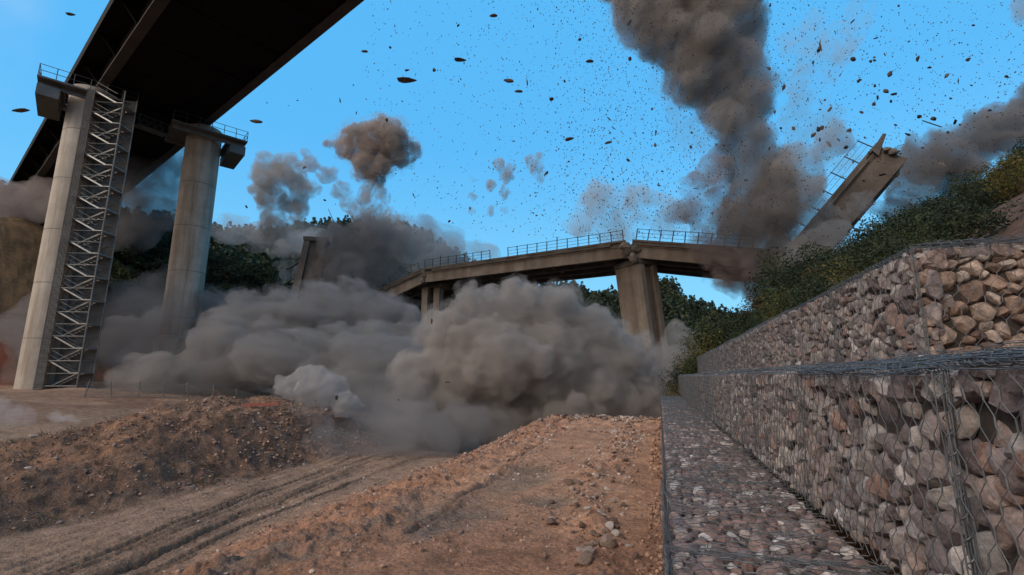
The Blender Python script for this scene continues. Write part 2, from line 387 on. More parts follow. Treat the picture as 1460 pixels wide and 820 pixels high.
def build_ground():
    rs = [0.0]; r = 1.2
    while r < 2600:
        rs.append(r)
        r *= 1.0065 if r < 30 else (1.012 if r < 120 else (1.03 if r < 320 else 1.2))
    rs = np.array(rs)
    b = [-180.0]
    while b[-1] < 179.0:
        v = b[-1]; b.append(v + (0.16 if -56 < v < 52 else 3.0))
    be = np.radians(np.array(b)) ; nb = len(be)
    R, B = np.meshgrid(rs, be, indexing='ij')
    c, f = R * np.sin(B), R * np.cos(B)
    X = (c * CPS - f * SPS).ravel(); Y = (c * SPS + f * CPS).ravel()
    Z = ground_z(X, Y)
    idx = np.arange(len(rs) * nb).reshape(len(rs), nb)
    nx = np.roll(idx, -1, axis=1)
    F = np.stack([idx[:-1], nx[:-1], nx[1:], idx[1:]], -1).reshape(-1, 4)[:, ::-1]
    # earth colours
    n = fbm2(X, Y, 0.35, 5, 100); n2 = fbm2(X, Y, 1.7, 4, 110); n3 = fbm2(X, Y, 6, 3, 120)
    def C(*a): return np.array(a)[None, :]
    tan = C(0.37, 0.25, 0.18); red = C(0.42, 0.235, 0.155); brown = C(0.22, 0.135, 0.095); sand = C(0.34, 0.24, 0.17)
    orange = C(0.36, 0.20, 0.12); green = C(0.05, 0.055, 0.025)
    r_ = np.hypot(X, Y)
    def mixv(a, b_, t): t = np.clip(t, 0, 1)[:, None]; return a * (1 - t) + b_ * t
    col = np.repeat(tan, len(X), 0)
    col = mixv(col, red, sstep(-8.9, -7.3, X + 0.4 * n))
    col = mixv(col, C(0.50, 0.295, 0.195), sstep(-4.6, -3.4, X + 0.3 * n2) * sstep(5, 8, Y))
    col = mixv(col, brown, sstep(-12.3, -13.6, X + 0.4 * n) * sstep(-24, -20.5, X))
    col = mixv(col, orange, sstep(-14.5, -16, X) * sstep(-21, -19.5, X) * sstep(0.05, 0.5, n2 + 0.2) * 0.6)  # orange sunlight on the mound top, painted into the earth colour
    col = mixv(col, sand, sstep(-19, -22, X) * sstep(55, 45, r_))
    col = mixv(col, brown, sstep(26, 34, r_) * sstep(60, 40, r_) * (X < -10) * (0.5 + 0.5 * sstep(-.3, .3, n)))
    c_, f_ = to_cam(X, Y)
    beta = np.degrees(np.arctan2(c_, f_))
    hl = sstep(60, 68, r_)
    col = mixv(col, C(0.085, 0.06, 0.035), hl)
    col = mixv(col, C(0.18, 0.062, 0.037), hl * sstep(77, 70, r_) * sstep(-0.2, 0.4, n + 0.2))
    col = mixv(col, C(0.14, 0.09, 0.048), hl * sstep(72, 78, r_) * sstep(-43, -45.5, beta) * sstep(-.4, .3, n2))
    col = mixv(col, green, sstep(85, 120, r_))
    col = mixv(col, C(0.17, 0.11, 0.085), (X > 2.7) * sstep(80, 60, r_))
    # grey-black gravel bands at the foot of the mound and beside the track
    col = mixv(col, C(0.10, 0.075, 0.06), sstep(-15.5, -14.2, X) * sstep(-12.3, -13.2, X) * sstep(-.2, .5, n2) * 0.8)
    col = mixv(col, C(0.20, 0.165, 0.14), (X < -0.3) * (X > -5) * sstep(8.6, 6.5, Y) * sstep(0.1, 0.7, n + 0.5 * n2) * 0.8)
    col = mixv(col, C(0.29, 0.215, 0.16), (X < 0) * sstep(1.1, .6, np.hypot((X + 2.75) / 0.75, (Y - 9.8) / 1.7)) * 0.8)
    col = mixv(col, C(0.25, 0.19, 0.15), (X < 0) * sstep(1.1, .6, np.hypot((X + 1.75) / 0.55, (Y - 8.0) / 0.5)) * 0.8)
    for k, (x0, y0, x1, y1, dp, bend) in enumerate(TR):
        cx = x0 + (x1 - x0) * (Y - y0) / (y1 - y0) + bend * ((Y - 14) / 10) ** 2 - 0.4
        d = X - cx - fbm2(X, Y, 0.3, 2, 70) * 0.12
        wr = (X < -7.6) * (X > -14) * (Y > 0) * np.clip(0.8 + 0.8 * fbm2(X, Y + 7 * k, 0.35, 2, 200 + k), 0.25, 1.1) * dp
        col = mixv(col, C(0.16, 0.105, 0.072), wr * np.exp(-(d / .08) ** 2) * .9)
    d = np.abs(X - np.interp(Y, [5.8, 16], [-3.14, -3.6])); col = mixv(col, C(0.17, 0.105, 0.075), (X < 0) * (Y > 5.8) * (Y < 16.5) * np.exp(-(d / .05) ** 2) * .6)
    col = col * (1 + 0.16 * n2 + 0.14 * n3)[:, None]
    me = mesh_np("ground", np.stack([X, Y, Z], 1), F, True, np.clip(col, 0.01, 0.8))
    m, nt, b, out = new_mat("earth")
    t = nt.nodes.new("ShaderNodeNewGeometry").outputs['Position']
    at = nt.nodes.new("ShaderNodeVertexColor"); at.layer_name = "tone"
    f1 = noise(nt, t, 3.0, 8, 0.75); f2 = noise(nt, t, 22.0, 6, 0.75)
    c = mixc(nt, 0.8, at.outputs[0], ramp(nt, f1, [(0.3, (0.42, 0.38, 0.36)), (0.5, (1, 1, 1)), (0.70, (1.35, 1.33, 1.3))]), 'MULTIPLY')
    c = mixc(nt, 0.7, c, ramp(nt, f2, [(0.34, (0.45, 0.42, 0.4)), (0.5, (1, 1, 1)), (0.66, (1.35, 1.33, 1.3))]), 'MULTIPLY')
    vo = N(nt, "ShaderNodeTexVoronoi", Scale=14.0); nt.links.new(t, vo.inputs['Vector'])
    c = mixc(nt, ramp(nt, vo.outputs['Distance'], [(0.12, (0.5, 0.5, 0.5)), (0.2, (0, 0, 0))]), c, (0.24, 0.19, 0.16))
    nt.links.new(c, b.inputs['Base Color']); b.inputs['Roughness'].default_value = 0.95
    b.inputs['Specular IOR Level'].default_value = 0.2
    h = math2(nt, 'ADD', f1, math2(nt, 'MULTIPLY', f2, 0.5))
    h = math2(nt, 'SUBTRACT', h, math2(nt, 'MULTIPLY', vo.outputs['Distance'], 0.25))
    bump(nt, b, h, 1.0, 0.12)
    ob("ground", me, m, kind="structure")
build_ground()

# ------------------------------------------------------------------ gabion walls
import bmesh
_ico = {}
def ico(sub):
    if sub not in _ico:
        bm = bmesh.new(); bmesh.ops.create_icosphere(bm, subdivisions=sub, radius=1)
        _ico[sub] = (np.array([v.co[:] for v in bm.verts]), np.array([[v.index for v in f.verts] for f in bm.faces])); bm.free()
    return _ico[sub]
def clip_poly(P, n, o):
    out = []
    for i in range(len(P)):
        a, b = P[i], P[(i + 1) % len(P)]; da, db = a @ n - o, b @ n - o
        if da <= 0: out.append(a)
        if (da < 0) != (db < 0) and abs(da - db) > 1e-12: out.append(a + (b - a) * (da / (da - db)))
    return out
def cells(w, h, size, rng, flat=1.0, var=0.62):
    """packed stone outlines on a w x h panel: jittered seeds of uneven spacing, each with its own polygon; returns (centre, normals, offsets, radius)"""
    n = max(6, int(w * h / (size * size * 0.72)))
    pts = []; tries = 0
    rr = size * rng.uniform(1 - var, 1 + var * 0.8, n * 30)
    while len(pts) < n * 1.6 and tries < n * 30:
        p = rng.uniform(0, 1, 2) * (w, h); r = rr[tries] * 0.48; tries += 1
        if pts:
            A = np.array(pts); d = np.hypot((A[:, 0] - p[0]), (A[:, 1] - p[1]) * flat)
            if (d < r + A[:, 2]).any(): continue
        pts.append((p[0], p[1], r))
    A = np.array(pts); out = []
    for i in range(len(A)):
        c = A[i, :2]; d = np.hypot(A[:, 0] - c[0], A[:, 1] - c[1]); near = np.argsort(d)[1:17]
        P = [np.array(q, float) for q in ((0, 0), (w, 0), (w, h), (0, h))]
        for j in near:
            dv = A[j, :2] - c; L = np.linalg.norm(dv) + 1e-9; nn = dv / L
            # power-diagram plane: bigger stones take more room
            t = (L * L + A[i, 2] ** 2 - A[j, 2] ** 2) / (2 * L)
            P = clip_poly(P, nn, c @ nn + t)
            if len(P) < 3: break
        if len(P) < 3: continue
        P = np.array(P); cc = P.mean(0)
        e = np.roll(P, -1, 0) - P; L = np.linalg.norm(e, axis=1); k = L > 1e-5
        e, Q = e[k] / L[k][:, None], P[k]
        nn = np.stack([e[:, 1], -e[:, 0]], 1); off = ((Q - cc) * nn).sum(1)
        if off.mean() < 0: nn, off = -nn, -off
        off = np.maximum(off, 0.004)
        x, y = P[:, 0], P[:, 1]
        area = 0.5 * abs((x * np.roll(y, -1) - np.roll(x, -1) * y).sum())
        out.append((cc, nn, off, math.sqrt(area / math.pi)))
    return out
def stone_geo(cell, sub, rng, gap=0.005, depth=None, rough=0.13, box=9.0):
    """one rounded, chipped stone that fills its outline; local coords u, v, w(outward, 0 = panel plane)"""
    cc, nn, off, R = cell
    D, F = ico(sub)
    off = np.maximum(off - gap, 0.3 * off)
    s = np.hypot(D[:, 0], D[:, 1]) + 1e-9
    d2 = D[:, :2] / s[:, None]
    inv = np.clip(d2 @ nn.T, 0, None) / off[None, :]
    Rr = (inv ** box).sum(1) ** (-1 / box)
    Rr = np.minimum(Rr, R * 2.2)
    dep = depth if depth else R * rng.uniform(0.7, 1.0)
    uv = d2 * (Rr * s ** 0.36)[:, None]
    w = np.sign(D[:, 2]) * np.abs(D[:, 2]) ** 0.5 * dep
    P = np.concatenate([uv, w[:, None]], 1)
    nz = fbm(P * (1.6 / R) + rng.uniform(0, 50, 3), 2, int(rng.integers(0, 999)), 0.5)
    P = P * (1 + rough * nz)[:, None]
    # flat chipped faces
    for k in range(rng.integers(9, 16)):
        n = rng.normal(size=3); n[2] = abs(n[2]) * 0.8 + 0.1; n /= np.linalg.norm(n)
        ext = (P @ n).max(); h = ext * rng.uniform(0.66, 0.92)
        ex = np.clip(P @ n - h, 0, None); P = P - ex[:, None] * n
    P[:, :2] *= 1.17
    if sub >= 3: P = P * (1 + 0.035 * fbm(P * (6 / R), 3, 5, 0.6))[:, None]
    tilt = rng.normal(size=2) * 0.18
    P[:, 2] += P[:, 0] * tilt[0] + P[:, 1] * tilt[1]
    P[:, 2] -= P[:, 2].max() + abs(rng.normal()) * 0.018
    P[:, 0] += cc[0]; P[:, 1] += cc[1]
    return P, F
def hex_wire(w, h, rng, cell=(0.105, 0.12), r=0.0016, bulge=0.012, seed=0, wob=0.010, sag=None):
    """double-twisted hexagonal netting over a w x h panel, u along, v up; returns verts (u,v,w) and quads"""
    a, b = cell; nu = int(w / a) + 2; nv = int(h / (b * 0.75)) + 2
    segs = []
    tw = b * 0.32
    for j in range(-1, nv + 1):
        sh = (j % 2) * a / 2
        for i in range(-1, nu + 1):
            u = i * a + sh; v = j * b * 0.75
            lo = (u, v - tw / 2); hi = (u, v + tw / 2)
            segs.append((lo, hi, 1.9))
            segs.append((hi, (u + a / 2, v + b * 0.75 - tw / 2), 1.0))
            segs.append((hi, (u - a / 2, v + b * 0.75 - tw / 2), 1.0))
    P0 = np.array([s[0] for s in segs]); P1 = np.array([s[1] for s in segs]); K = np.array([s[2] for s in segs])
    ok = (np.minimum(P0, P1) >= (-0.001, -0.001)).all(1) & (np.maximum(P0, P1) <= (w + 0.001, h + 0.001)).all(1)
    P0, P1, K = P0[ok], P1[ok], K[ok]
    def lift(P):
        q = np.concatenate([P * 5.0, np.full((len(P), 1), seed * 1.7)], 1)
        q2 = np.concatenate([P * 1.7, np.full((len(P), 1), seed * 2.3)], 1)
        du = vnoise(q * 1.6, 3) * wob + vnoise(q2, 8) * wob * 2; dv = vnoise(q * 1.6, 4) * wob + vnoise(q2, 9) * wob * 2
        ww = 0.008 + bulge * (1 + vnoise(q * 1.2, 5))
        return np.stack([np.clip(P[:, 0] + du, 0, w), np.clip(P[:, 1] + dv, 0, h), ww], 1)
    return wires(lift(P0), lift(P1), r * K)
def wires(A, B_, R):
    A, B_ = np.asarray(A, float), np.asarray(B_, float); R = np.broadcast_to(R, (len(A),))
    d = B_ - A; d /= np.linalg.norm(d, axis=1)[:, None] + 1e-12
    ref = np.where(np.abs(d[:, 2:3]) < 0.9, np.array([[0, 0, 1.0]]), np.array([[1.0, 0, 0]]))
    x = np.cross(d, ref); x /= np.linalg.norm(x, axis=1)[:, None]; y = np.cross(d, x)
    V = []
    for P in (A, B_):
        for k in range(4):
            an = math.pi / 2 * k; V.append(P + (x * math.cos(an) + y * math.sin(an)) * R[:, None])
    V = np.stack(V, 1).reshape(-1, 3); n = np.arange(len(A)) * 8
    F = np.concatenate([np.stack([n + k, n + (k + 1) % 4, n + 4 + (k + 1) % 4, n + 4 + k], 1) for k in range(4)])
    return V, F
def tangle(p0, p1, n, r, spread, rng, step=0.07):
    """loose bundle of selvedge wires with lacing wound round it"""
    p0, p1 = np.array(p0, float), np.array(p1, float); L = np.linalg.norm(p1 - p0); m = max(3, int(L / step)); A = []; B_ = []
    for k in range(n):
        o = rng.normal(size=3) * spread; t = np.linspace(0, 1, m + 1)[:, None]
        jit = fbm(np.concatenate([t * L * 3, np.full((m + 1, 1), k * 3.1), np.full((m + 1, 1), rng.uniform(0, 99))], 1), 2)
        jit2 = fbm(np.concatenate([t * L * 3, np.full((m + 1, 1), k * 5.7), np.full((m + 1, 1), rng.uniform(0, 99))], 1), 2)
        P = p0 + (p1 - p0) * t + o + np.stack([jit * spread, jit2 * spread, jit * spread], 1); A.append(P[:-1]); B_.append(P[1:])
    d = (p1 - p0) / L; x = np.cross(d, (0.3, 0.5, 0.8)); x /= np.linalg.norm(x); y = np.cross(d, x)
    q = int(L / 0.05) * 6; t = np.linspace(0, 1, q); an = t * L / 0.05 * 2 * math.pi * 0.7 + rng.uniform(0, 6)
    P = p0 + (p1 - p0) * t[:, None] + (x * np.cos(an)[:, None] + y * np.sin(an)[:, None]) * spread * 1.1
    A.append(P[:-1]); B_.append(P[1:])
    return wires(np.concatenate(A), np.concatenate(B_), r)

ORD = ['first', 'second', 'third', 'fourth', 'fifth', 'sixth', 'seventh', 'eighth', 'ninth', 'tenth', 'eleventh', 'twelfth', 'thirteenth', 'fourteenth', 'fifteenth', 'sixteenth']
def panel_xf(o, u, v, w):
    o, u, v, w = [np.array(a, float) for a in (o, u, v, w)]
    return lambda P: o + P[:, :1] * u + P[:, 1:2] * v + P[:, 2:3] * w
def gabion(tier, idx, x0, x1, y0, y1, z0, z1, z1b, panels, label, size, sub, rng, keep, smat, wire_r, sunlit_end=False):
    """one basket: box x0..x1, y0..y1, z0..z1 (z1b at the back); panels: subset of 'front','top','end'"""
    root = empty("gabion_basket", (x0, y0, z0), label, "gabion", "wire gabions of the %s row" % tier)
    L, H, Wd = y1 - y0, z1 - z0, x1 - x0
    tz = math.hypot(Wd, z1b - z1); tv = np.array([Wd, 0, z1b - z1]) / tz; tw = np.array([-(z1b - z1), 0, Wd]) / tz
    spec = {'front': ((0, 0, 0), (0, 1, 0), (0, 0, 1), (-1, 0, 0), L, H),
            'top': ((0, 0, H), (0, 1, 0), tv, tw, L, tz),
            'end': ((Wd, 0, 0), (-1, 0, 0), (0, 0, 1), (0, -1, 0), Wd, H)}
    big = []; rest = []; WV = []; WF = []; wn_ = 0
    for p in panels:
        o, u, v, w, pw, ph = spec[p]; xf = panel_xf(o, u, v, w)
        sz = size * (0.82 if p == 'end' else 1.0)
        for cell in cells(pw, ph, sz, rng, 1.25 if p != 'top' else 1.0):
            sb = sub if not (p == 'top' and tier != 'bottom') else min(sub, 2)
            P, F = stone_geo(cell, sb, rng)
            V = xf(P)
            c0 = rng.uniform(0, 1); tone = (c0, rng.uniform(0, 1), rng.uniform(0, 1))
            # orientation of faces
            if np.dot(np.cross(u, v), w) < 0: F = F[:, ::-1]
            (big if keep else rest).append((cell[3], V, F, tone, p))
        seed = hash((tier, idx, p)) % 97 if False else (idx * 7 + len(p) + len(tier) * 3)
        bl = 0.02 if p == 'top' else 0.011
        if wire_r > 0:
            V, F = hex_wire(pw, ph, rng, r=wire_r, bulge=bl, seed=seed, wob=0.007)
            V = xf(V); WV.append(V); WF.append(F + wn_); wn_ += len(V)
    if keep:
        big.sort(key=lambda s: -s[0]); rest = big[100:]; big = big[:100]
    def colour(p): return M['stone_sunlit'] if (p == 'end' and sunlit_end) else smat
    for R, V, F, tone, p in big:
        c = V.mean(0)
        s = ob("stone", mesh_np("stone", V - c, F, True, tone, 28), colour(p), root); s.location = c
    for mt in {id(colour(r[4])): colour(r[4]) for r in rest}.values():
        sel = [r for r in rest if colour(r[4]) is mt]
        n = 0; VV = []; FF = []; CC = []
        for R, V, F, tone, p in sel:
            VV.append(V); FF.append(F + n); n += len(V); CC.append(np.tile(tone, (len(V), 1)))
        ob("stone_fill", mesh_np("stone_fill", np.concatenate(VV), np.concatenate(FF), True, np.concatenate(CC), 28), mt, root, kind="stuff")
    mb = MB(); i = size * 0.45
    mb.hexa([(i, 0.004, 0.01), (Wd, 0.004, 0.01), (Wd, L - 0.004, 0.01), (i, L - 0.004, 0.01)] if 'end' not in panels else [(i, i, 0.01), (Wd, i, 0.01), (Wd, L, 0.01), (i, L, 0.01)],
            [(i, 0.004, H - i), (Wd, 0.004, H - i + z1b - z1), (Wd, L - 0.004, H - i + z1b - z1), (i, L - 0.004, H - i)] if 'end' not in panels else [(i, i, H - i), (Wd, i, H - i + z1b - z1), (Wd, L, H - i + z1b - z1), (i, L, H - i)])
    mb.build("dark_gap_backing", M['gap_shade'], root)  # plain box behind the stones, coloured dark as shade for the gaps
    near = abs(y0)
    if wire_r > 0:
        ob("wire_mesh", mesh_np("wire_mesh", np.concatenate(WV), np.concatenate(WF)), M['wire'], root)
        g = []; k = 2 if near > 8 else (5 if near > 3 else 10)
        g.append(tangle((-0.015, 0, H), (-0.015, L, H), k, wire_r * 1.2, 0.012, rng))
        g.append(tangle((-0.02, 0, 0), (-0.02, 0, H), k, wire_r * 1.2, 0.012, rng))
        if tier == 'bottom': g.append(tangle((0, 0, H + 0.012), (Wd, 0, H + 0.012), k, wire_r, 0.015, rng))
        if 'end' in panels:
            g.append(tangle((0, -0.015, H), (Wd, -0.015, H), 9, wire_r * 1.3, 0.03, rng))
        if tier == 'middle' and idx < 3:
            g.append(tangle((0.0, 0, H + 0.01), (0.0, L, H + 0.01), 10, wire_r, 0.022, rng))
            for q in range(5): g.append(tangle((0.12 + q * 0.17, 0, H + 0.02 + (z1b - z1) * (0.12 + q * 0.17)), (0.10 + q * 0.17, L, H + 0.02 + (z1b - z1) * (0.1 + q * 0.17)), 3, wire_r, 0.02, rng))
        if tier == 'bottom' and idx < 4:
            for q in range(16):
                a_ = rng.uniform(0, 1, 2) * (Wd, L); an = rng.uniform(-0.5, 0.5) + (1.57 if rng.random() < .3 else 0); l_ = rng.uniform(0.2, 0.6)
                b_ = np.clip(a_ + (math.cos(an) * l_, math.sin(an) * l_), (0, 0), (Wd, L))
                if np.hypot(*(b_ - a_)) > .08: g.append(tangle((a_[0], a_[1], H + .03), (b_[0], b_[1], H + .03), 2, wire_r, 0.015, rng))
        VV = []; FF = []; n = 0
        for V, F in g: VV.append(V); FF.append(F + n); n += len(V)
        ob("edge_wire", mesh_np("edge_wire", np.concatenate(VV), np.concatenate(FF)), M['wire'], root)
    return root
def build_gabions():
    rng = np.random.default_rng(7)
    E = EYE
    rows = {
     'bottom': dict(x0=-0.0, x1=1.04, ys=[-1 + 2 * k for k in range(14)], z0=-0.12, z1=E - 0.955, zb=E - 0.955, size=0.115),
     'middle': dict(x0=1.026, x1=2.08, ys=[-1.8 + 2 * k for k in range(17)], z0=E - 0.955, z1=E + 0.035, zb=E + 0.13, size=0.165),
     'top': dict(x0=2.03, x1=3.4, ys=[4.5 + 2 * k for k in range(13)], z0=E + 0.13, z1=E + 1.03, zb=E + 1.07, size=0.165)}
    note = {'bottom': 'low wire gabion of small dark stones', 'middle': 'chest-high wire gabion of purple-grey stones', 'top': 'raised wire gabion of grey-brown stones'}
    for tier, R in rows.items():
        ys = R['ys']; n = len(ys) - 1
        for k in range(n):
            y0, y1 = ys[k], ys[k + 1]
            # far gabions share coarser stones
            near = max(abs(y0), 0.5)
            panels = ['front']
            if tier == 'bottom': panels = ['top', 'front']
            if tier == 'middle': panels = ['front', 'top']
            if tier == 'top': panels = ['front'] + (['end'] if k == 0 else []) + ['top']
            if tier == 'bottom' and k == 0: pass
            sub = 4 if (tier == 'middle' and y0 < 2 and y1 > 0.5) else (3 if near < 8 else (2 if near < 14 else 1))
            if tier == 'bottom' and sub > 2 : sub = 3 if near < 4 else 2
            wr = 0.0018 if near < 10 else 0.0024
            if y1 <= 0.5 and tier == 'middle': sub = 2
            keep = (tier == 'middle' and k in (1, 2, 3)) or (tier == 'bottom' and k in (0, 1, 2)) or (tier == 'top' and k == 0)
            dz = 0.012 * math.sin(k * 2.1 + len(tier)) if k else 0.0
            pos = ORD[k] + (' from the near end' if k < n - 1 else ', last at the far end')
            lab = note[tier] + ', ' + pos
            if tier == 'top' and k == 0: lab = 'top corner wire gabion with warm sunlit stones on its near end'
            gabion(tier, k, R['x0'], R['x1'], y0, y1, R['z0'], R['z1'] + dz, R['zb'] + dz, panels, lab, R['size'] * (1 if near < 14 else 1.15), sub, rng, keep,
                   M['stone_small'] if tier == 'bottom' else M['stone'], wr, sunlit_end=True)
build_gabions()
mb = MB(); p = Vector((2.45, 3.28, EYE + 0.115))
mb.hexa([(2.45, 4.05, EYE + 0.135), (3.2, 3.9, EYE + 0.135), (3.25, 4.2, EYE + 0.17), (2.66, 4.32, EYE + 0.21)], [(2.45, 4.05, EYE + 0.145), (3.2, 3.9, EYE + 0.145), (3.25, 4.2, EYE + 0.18), (2.66, 4.32, EYE + 0.22)])
mb.build("loose_sheet", M['sheet'], label="pale flat sheet lying on the middle gabion row below the sunlit end stones", category="sheet")

# ------------------------------------------------------------------ tall viaduct
ND, TD = Vector((0.62, 0.785)), Vector((-0.785, 0.62))      # across / along the deck, in right-forward terms
def vw(c0, a, t, h):
    """a metres across, t metres along from (c0), h above eye"""
    return cw(c0[0] + ND.x * a + TD.x * t, c0[1] + ND.y * a + TD.y * t, h)
P1, P2 = (-42.1, 43.3), (-35.5, 50.6)
CEN = (-38.8, 47.0)
def build_viaduct():
    g = "piers of the tall viaduct"
    # deck
    root = empty("viaduct_deck", vw(CEN, 0, 0, 28.2), "dark weathering steel viaduct deck crossing high overhead on two round piers", "bridge deck")
    inv = root.location
    def prism(name, prof, t0, t1, mat, n=1):
        mb = MB()
        for k in range(n):
            a0 = t0 + (t1 - t0) * k / n; a1 = t0 + (t1 - t0) * (k + 1) / n
            A = [vw(CEN, a, a0, h) - inv for a, h in prof]; B_ = [vw(CEN, a, a1, h) - inv for a, h in prof]
            mb.hexa(A, B_)
        return mb.build(name, mat, root)
    T0, T1 = -95, 78
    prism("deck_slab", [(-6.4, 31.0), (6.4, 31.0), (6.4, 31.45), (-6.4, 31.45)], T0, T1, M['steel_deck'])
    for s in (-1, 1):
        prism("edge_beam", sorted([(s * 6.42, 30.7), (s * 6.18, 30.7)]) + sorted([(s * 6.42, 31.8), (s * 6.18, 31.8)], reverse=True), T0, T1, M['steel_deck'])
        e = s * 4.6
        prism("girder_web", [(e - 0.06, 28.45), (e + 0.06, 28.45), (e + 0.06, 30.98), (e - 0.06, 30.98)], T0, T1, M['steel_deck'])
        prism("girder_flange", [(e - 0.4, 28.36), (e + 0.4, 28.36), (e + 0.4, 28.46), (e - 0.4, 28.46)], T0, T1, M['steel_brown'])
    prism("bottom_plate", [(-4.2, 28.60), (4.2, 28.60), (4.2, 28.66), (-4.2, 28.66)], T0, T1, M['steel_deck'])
    mb = MB()
    for k in range(26):
        t = T0 + 3 + k * 6.6
        for a0, a1 in ((-6.15, -4.7), (4.7, 6.15)):
            A = [vw(CEN, a, t, h) - inv for a, h in ((a0, 30.98 if abs(a0) > 5 else 29.2), (a1, 30.98 if abs(a1) > 5 else 29.2), (a1, 30.99), (a0, 30.99))]
            B_ = [vw(CEN, a, t + 0.12, h) - inv for a, h in ((a0, 30.98 if abs(a0) > 5 else 29.2), (a1, 30.98 if abs(a1) > 5 else 29.2), (a1, 30.99), (a0, 30.99))]
            mb.hexa(A, B_)
        A = [vw(CEN, a, t, h) - inv for a, h in ((-4.2, 28.5), (4.2, 28.5), (4.2, 28.6), (-4.2, 28.6))]
        B_ = [vw(CEN, a, t + 0.25, h) - inv for a, h in ((-4.2, 28.5), (4.2, 28.5), (4.2, 28.6), (-4.2, 28.6))]
        mb.hexa(A, B_)
    mb.build("cross_rib", M['steel_deck'], root)
    # piers
    for (pc, lab, mat, foot) in ((P1, "pale round concrete pier with a scaffold stair tower against its side", M['concrete'], False),
                                 (P2, "brown stained round concrete pier with a wider foot, free of scaffolding", M['concrete2'], True)):
        base = cw(pc[0], pc[1], 0); zb = gz(base.x, base.y) - 0.6
        r = empty("round_pier", (base.x, base.y, zb), lab, "bridge pier", g)
        H = EYE + 27.1 - zb; R = 1.72
        n = 72; hs_ = [0, H] ; V = []; F = []
        prof = [(0, R + .38), (5.8, R + .38), (6.1, R)] if foot else [(0, R)]
        z = 5.0 if not foot else 8.0
        while z < H - 1: prof += [(z - 0.035, R), (z - 0.03, R - 0.02), (z + 0.03, R - 0.02), (z + 0.035, R)]; z += 5.0
        prof.append((H, R))
        for (zz, rr) in prof: V += [(rr * math.cos(2 * math.pi * i / n), rr * math.sin(2 * math.pi * i / n), zz) for i in range(n)]
        F = [(j * n + i, j * n + (i + 1) % n, (j + 1) * n + (i + 1) % n, (j + 1) * n + i) for j in range(len(prof) - 1) for i in range(n)]
        ob("column_shaft", mesh_np("column_shaft", V, F, False), mat, r)
        z = 5.0 if not foot else 8.0
        while z < H - 1:
            mb = MB(); mb.tube((0, 0, z - 0.03), (0, 0, z + 0.03), R - 0.012, n); mb.build("pour_joint", M['joint'], r); z += 5.0
        mb = MB(); mb.tube((0, 0, H), (0, 0, H + 0.85), R + 0.12, 40, R + 0.02); mb.build("pier_head", mat, r, bevel=0.05)
        mb = MB(); mb.tube((0, 0, H + 0.85), (0, 0, H + 1.3), 0.9, 4, 0.9); mb.build("bearing", M['steel_deck'], r)
    # work platforms round the heads
    TL = Vector((0.737, 0.676))
    for (pc, lab, off) in ((P1, "grey work platform round the head of the pier with the stair tower", -0.2), (P2, "grey work platform round the head of the stained pier", 0.2)):
        d = cw(TL.x, TL.y, 0) - cw(0, 0, 0); nrm = Vector((d.y, -d.x, 0))
        if nrm.y > 0: nrm = -nrm
        o = cw(pc[0], pc[1], 26.7)
        r = empty("work_platform", o, lab, "platform", "platforms round the pier heads")
        X = Vector((d.x, d.y, 0)).normalized(); Y = nrm.normalized()
        def q(a, b, z): return X * (a + off) + Y * b + Vector((0, 0, z))
        def boxy(mb, a0, a1, b0, b1, z0, z1): mb.hexa([q(a0, b0, z0), q(a1, b0, z0), q(a1, b1, z0), q(a0, b1, z0)], [q(a0, b0, z1), q(a1, b0, z1), q(a1, b1, z1), q(a0, b1, z1)])
        mb = MB()
        boxy(mb, -3.6, 3.6, 1.75, 3.0, 0.0, 0.16); boxy(mb, -3.6, 3.6, -3.0, -1.75, 0.0, 0.16)
        boxy(mb, -3.6, -1.75, -1.75, 1.75, 0.0, 0.16); boxy(mb, 1.75, 3.6, -1.75, 1.75, 0.0, 0.16); mb.build("deck_board", M['grey_steel'], r)
        mb = MB()
        for b in (2.0, -2.2): boxy(mb, -3.45, 3.45, b, b + 0.2, -0.45, -0.003)
        mb.build("bearer", M['dull_galv'], r)
        mb = MB(); s = -1 if off < 0 else 1
        boxy(mb, *(sorted((s * 2.0, s * 3.55))), -2.6, 2.6, -1.5, -0.46); mb.build("hanging_box", M['grey_steel'], r)
        mb = MB()
        for a in np.linspace(-3.55, 3.55, 7):
            for b in (-2.95, 2.95): mb.tube(q(a, b, 0.16), q(a, b, 1.3), 0.035, 5)
        for b in (-1.5, 0, 1.5):
            mb.tube(q(s * 3.55, b, 0.16), q(s * 3.55, b, 1.3), 0.035, 5)
        for z in (0.7, 1.28):
            mb.tube(q(-3.55, 2.95, z), q(3.55, 2.95, z), 0.03, 5); mb.tube(q(-3.55, -2.95, z), q(3.55, -2.95, z), 0.03, 5)
            mb.tube(q(s * 3.55, -2.95, z), q(s * 3.55, 2.95, z), 0.03, 5)
        mb.build("railing", M['rail'], r)
    # walkway between the two platforms
    r = empty("walkway_truss", cw(-38.8, 47.0, 26.0), "dark lattice walkway strung between the two pier platforms", "walkway")
    a = cw(P1[0] + 2.6, P1[1] + 2.5, 26.0) - r.location; b = cw(P2[0] - 2.6, P2[1] - 2.5, 26.0) - r.location
    mb = MB(); side = (b - a).cross(Vector((0, 0, 1))).normalized() * 0.6
    for s in (-1, 1):
        for z in (0, 1.1): mb.tube(a + side * s + Vector((0, 0, z)), b + side * s + Vector((0, 0, z)), 0.06, 5)
        for k in range(5):
            p = a.lerp(b, k / 4) + side * s; mb.tube(p, p + Vector((0, 0, 1.1)), 0.04, 5)
            if k < 4: mb.tube(p, a.lerp(b, (k + 1) / 4) + side * s + Vector((0, 0, 1.1)), 0.035, 5)
    mb.build("lattice", M['rail'], r)
    mb = MB(); mb.bar(a, b, 1.2, 0.08); mb.build("tread_board", M['grey_steel'], r)
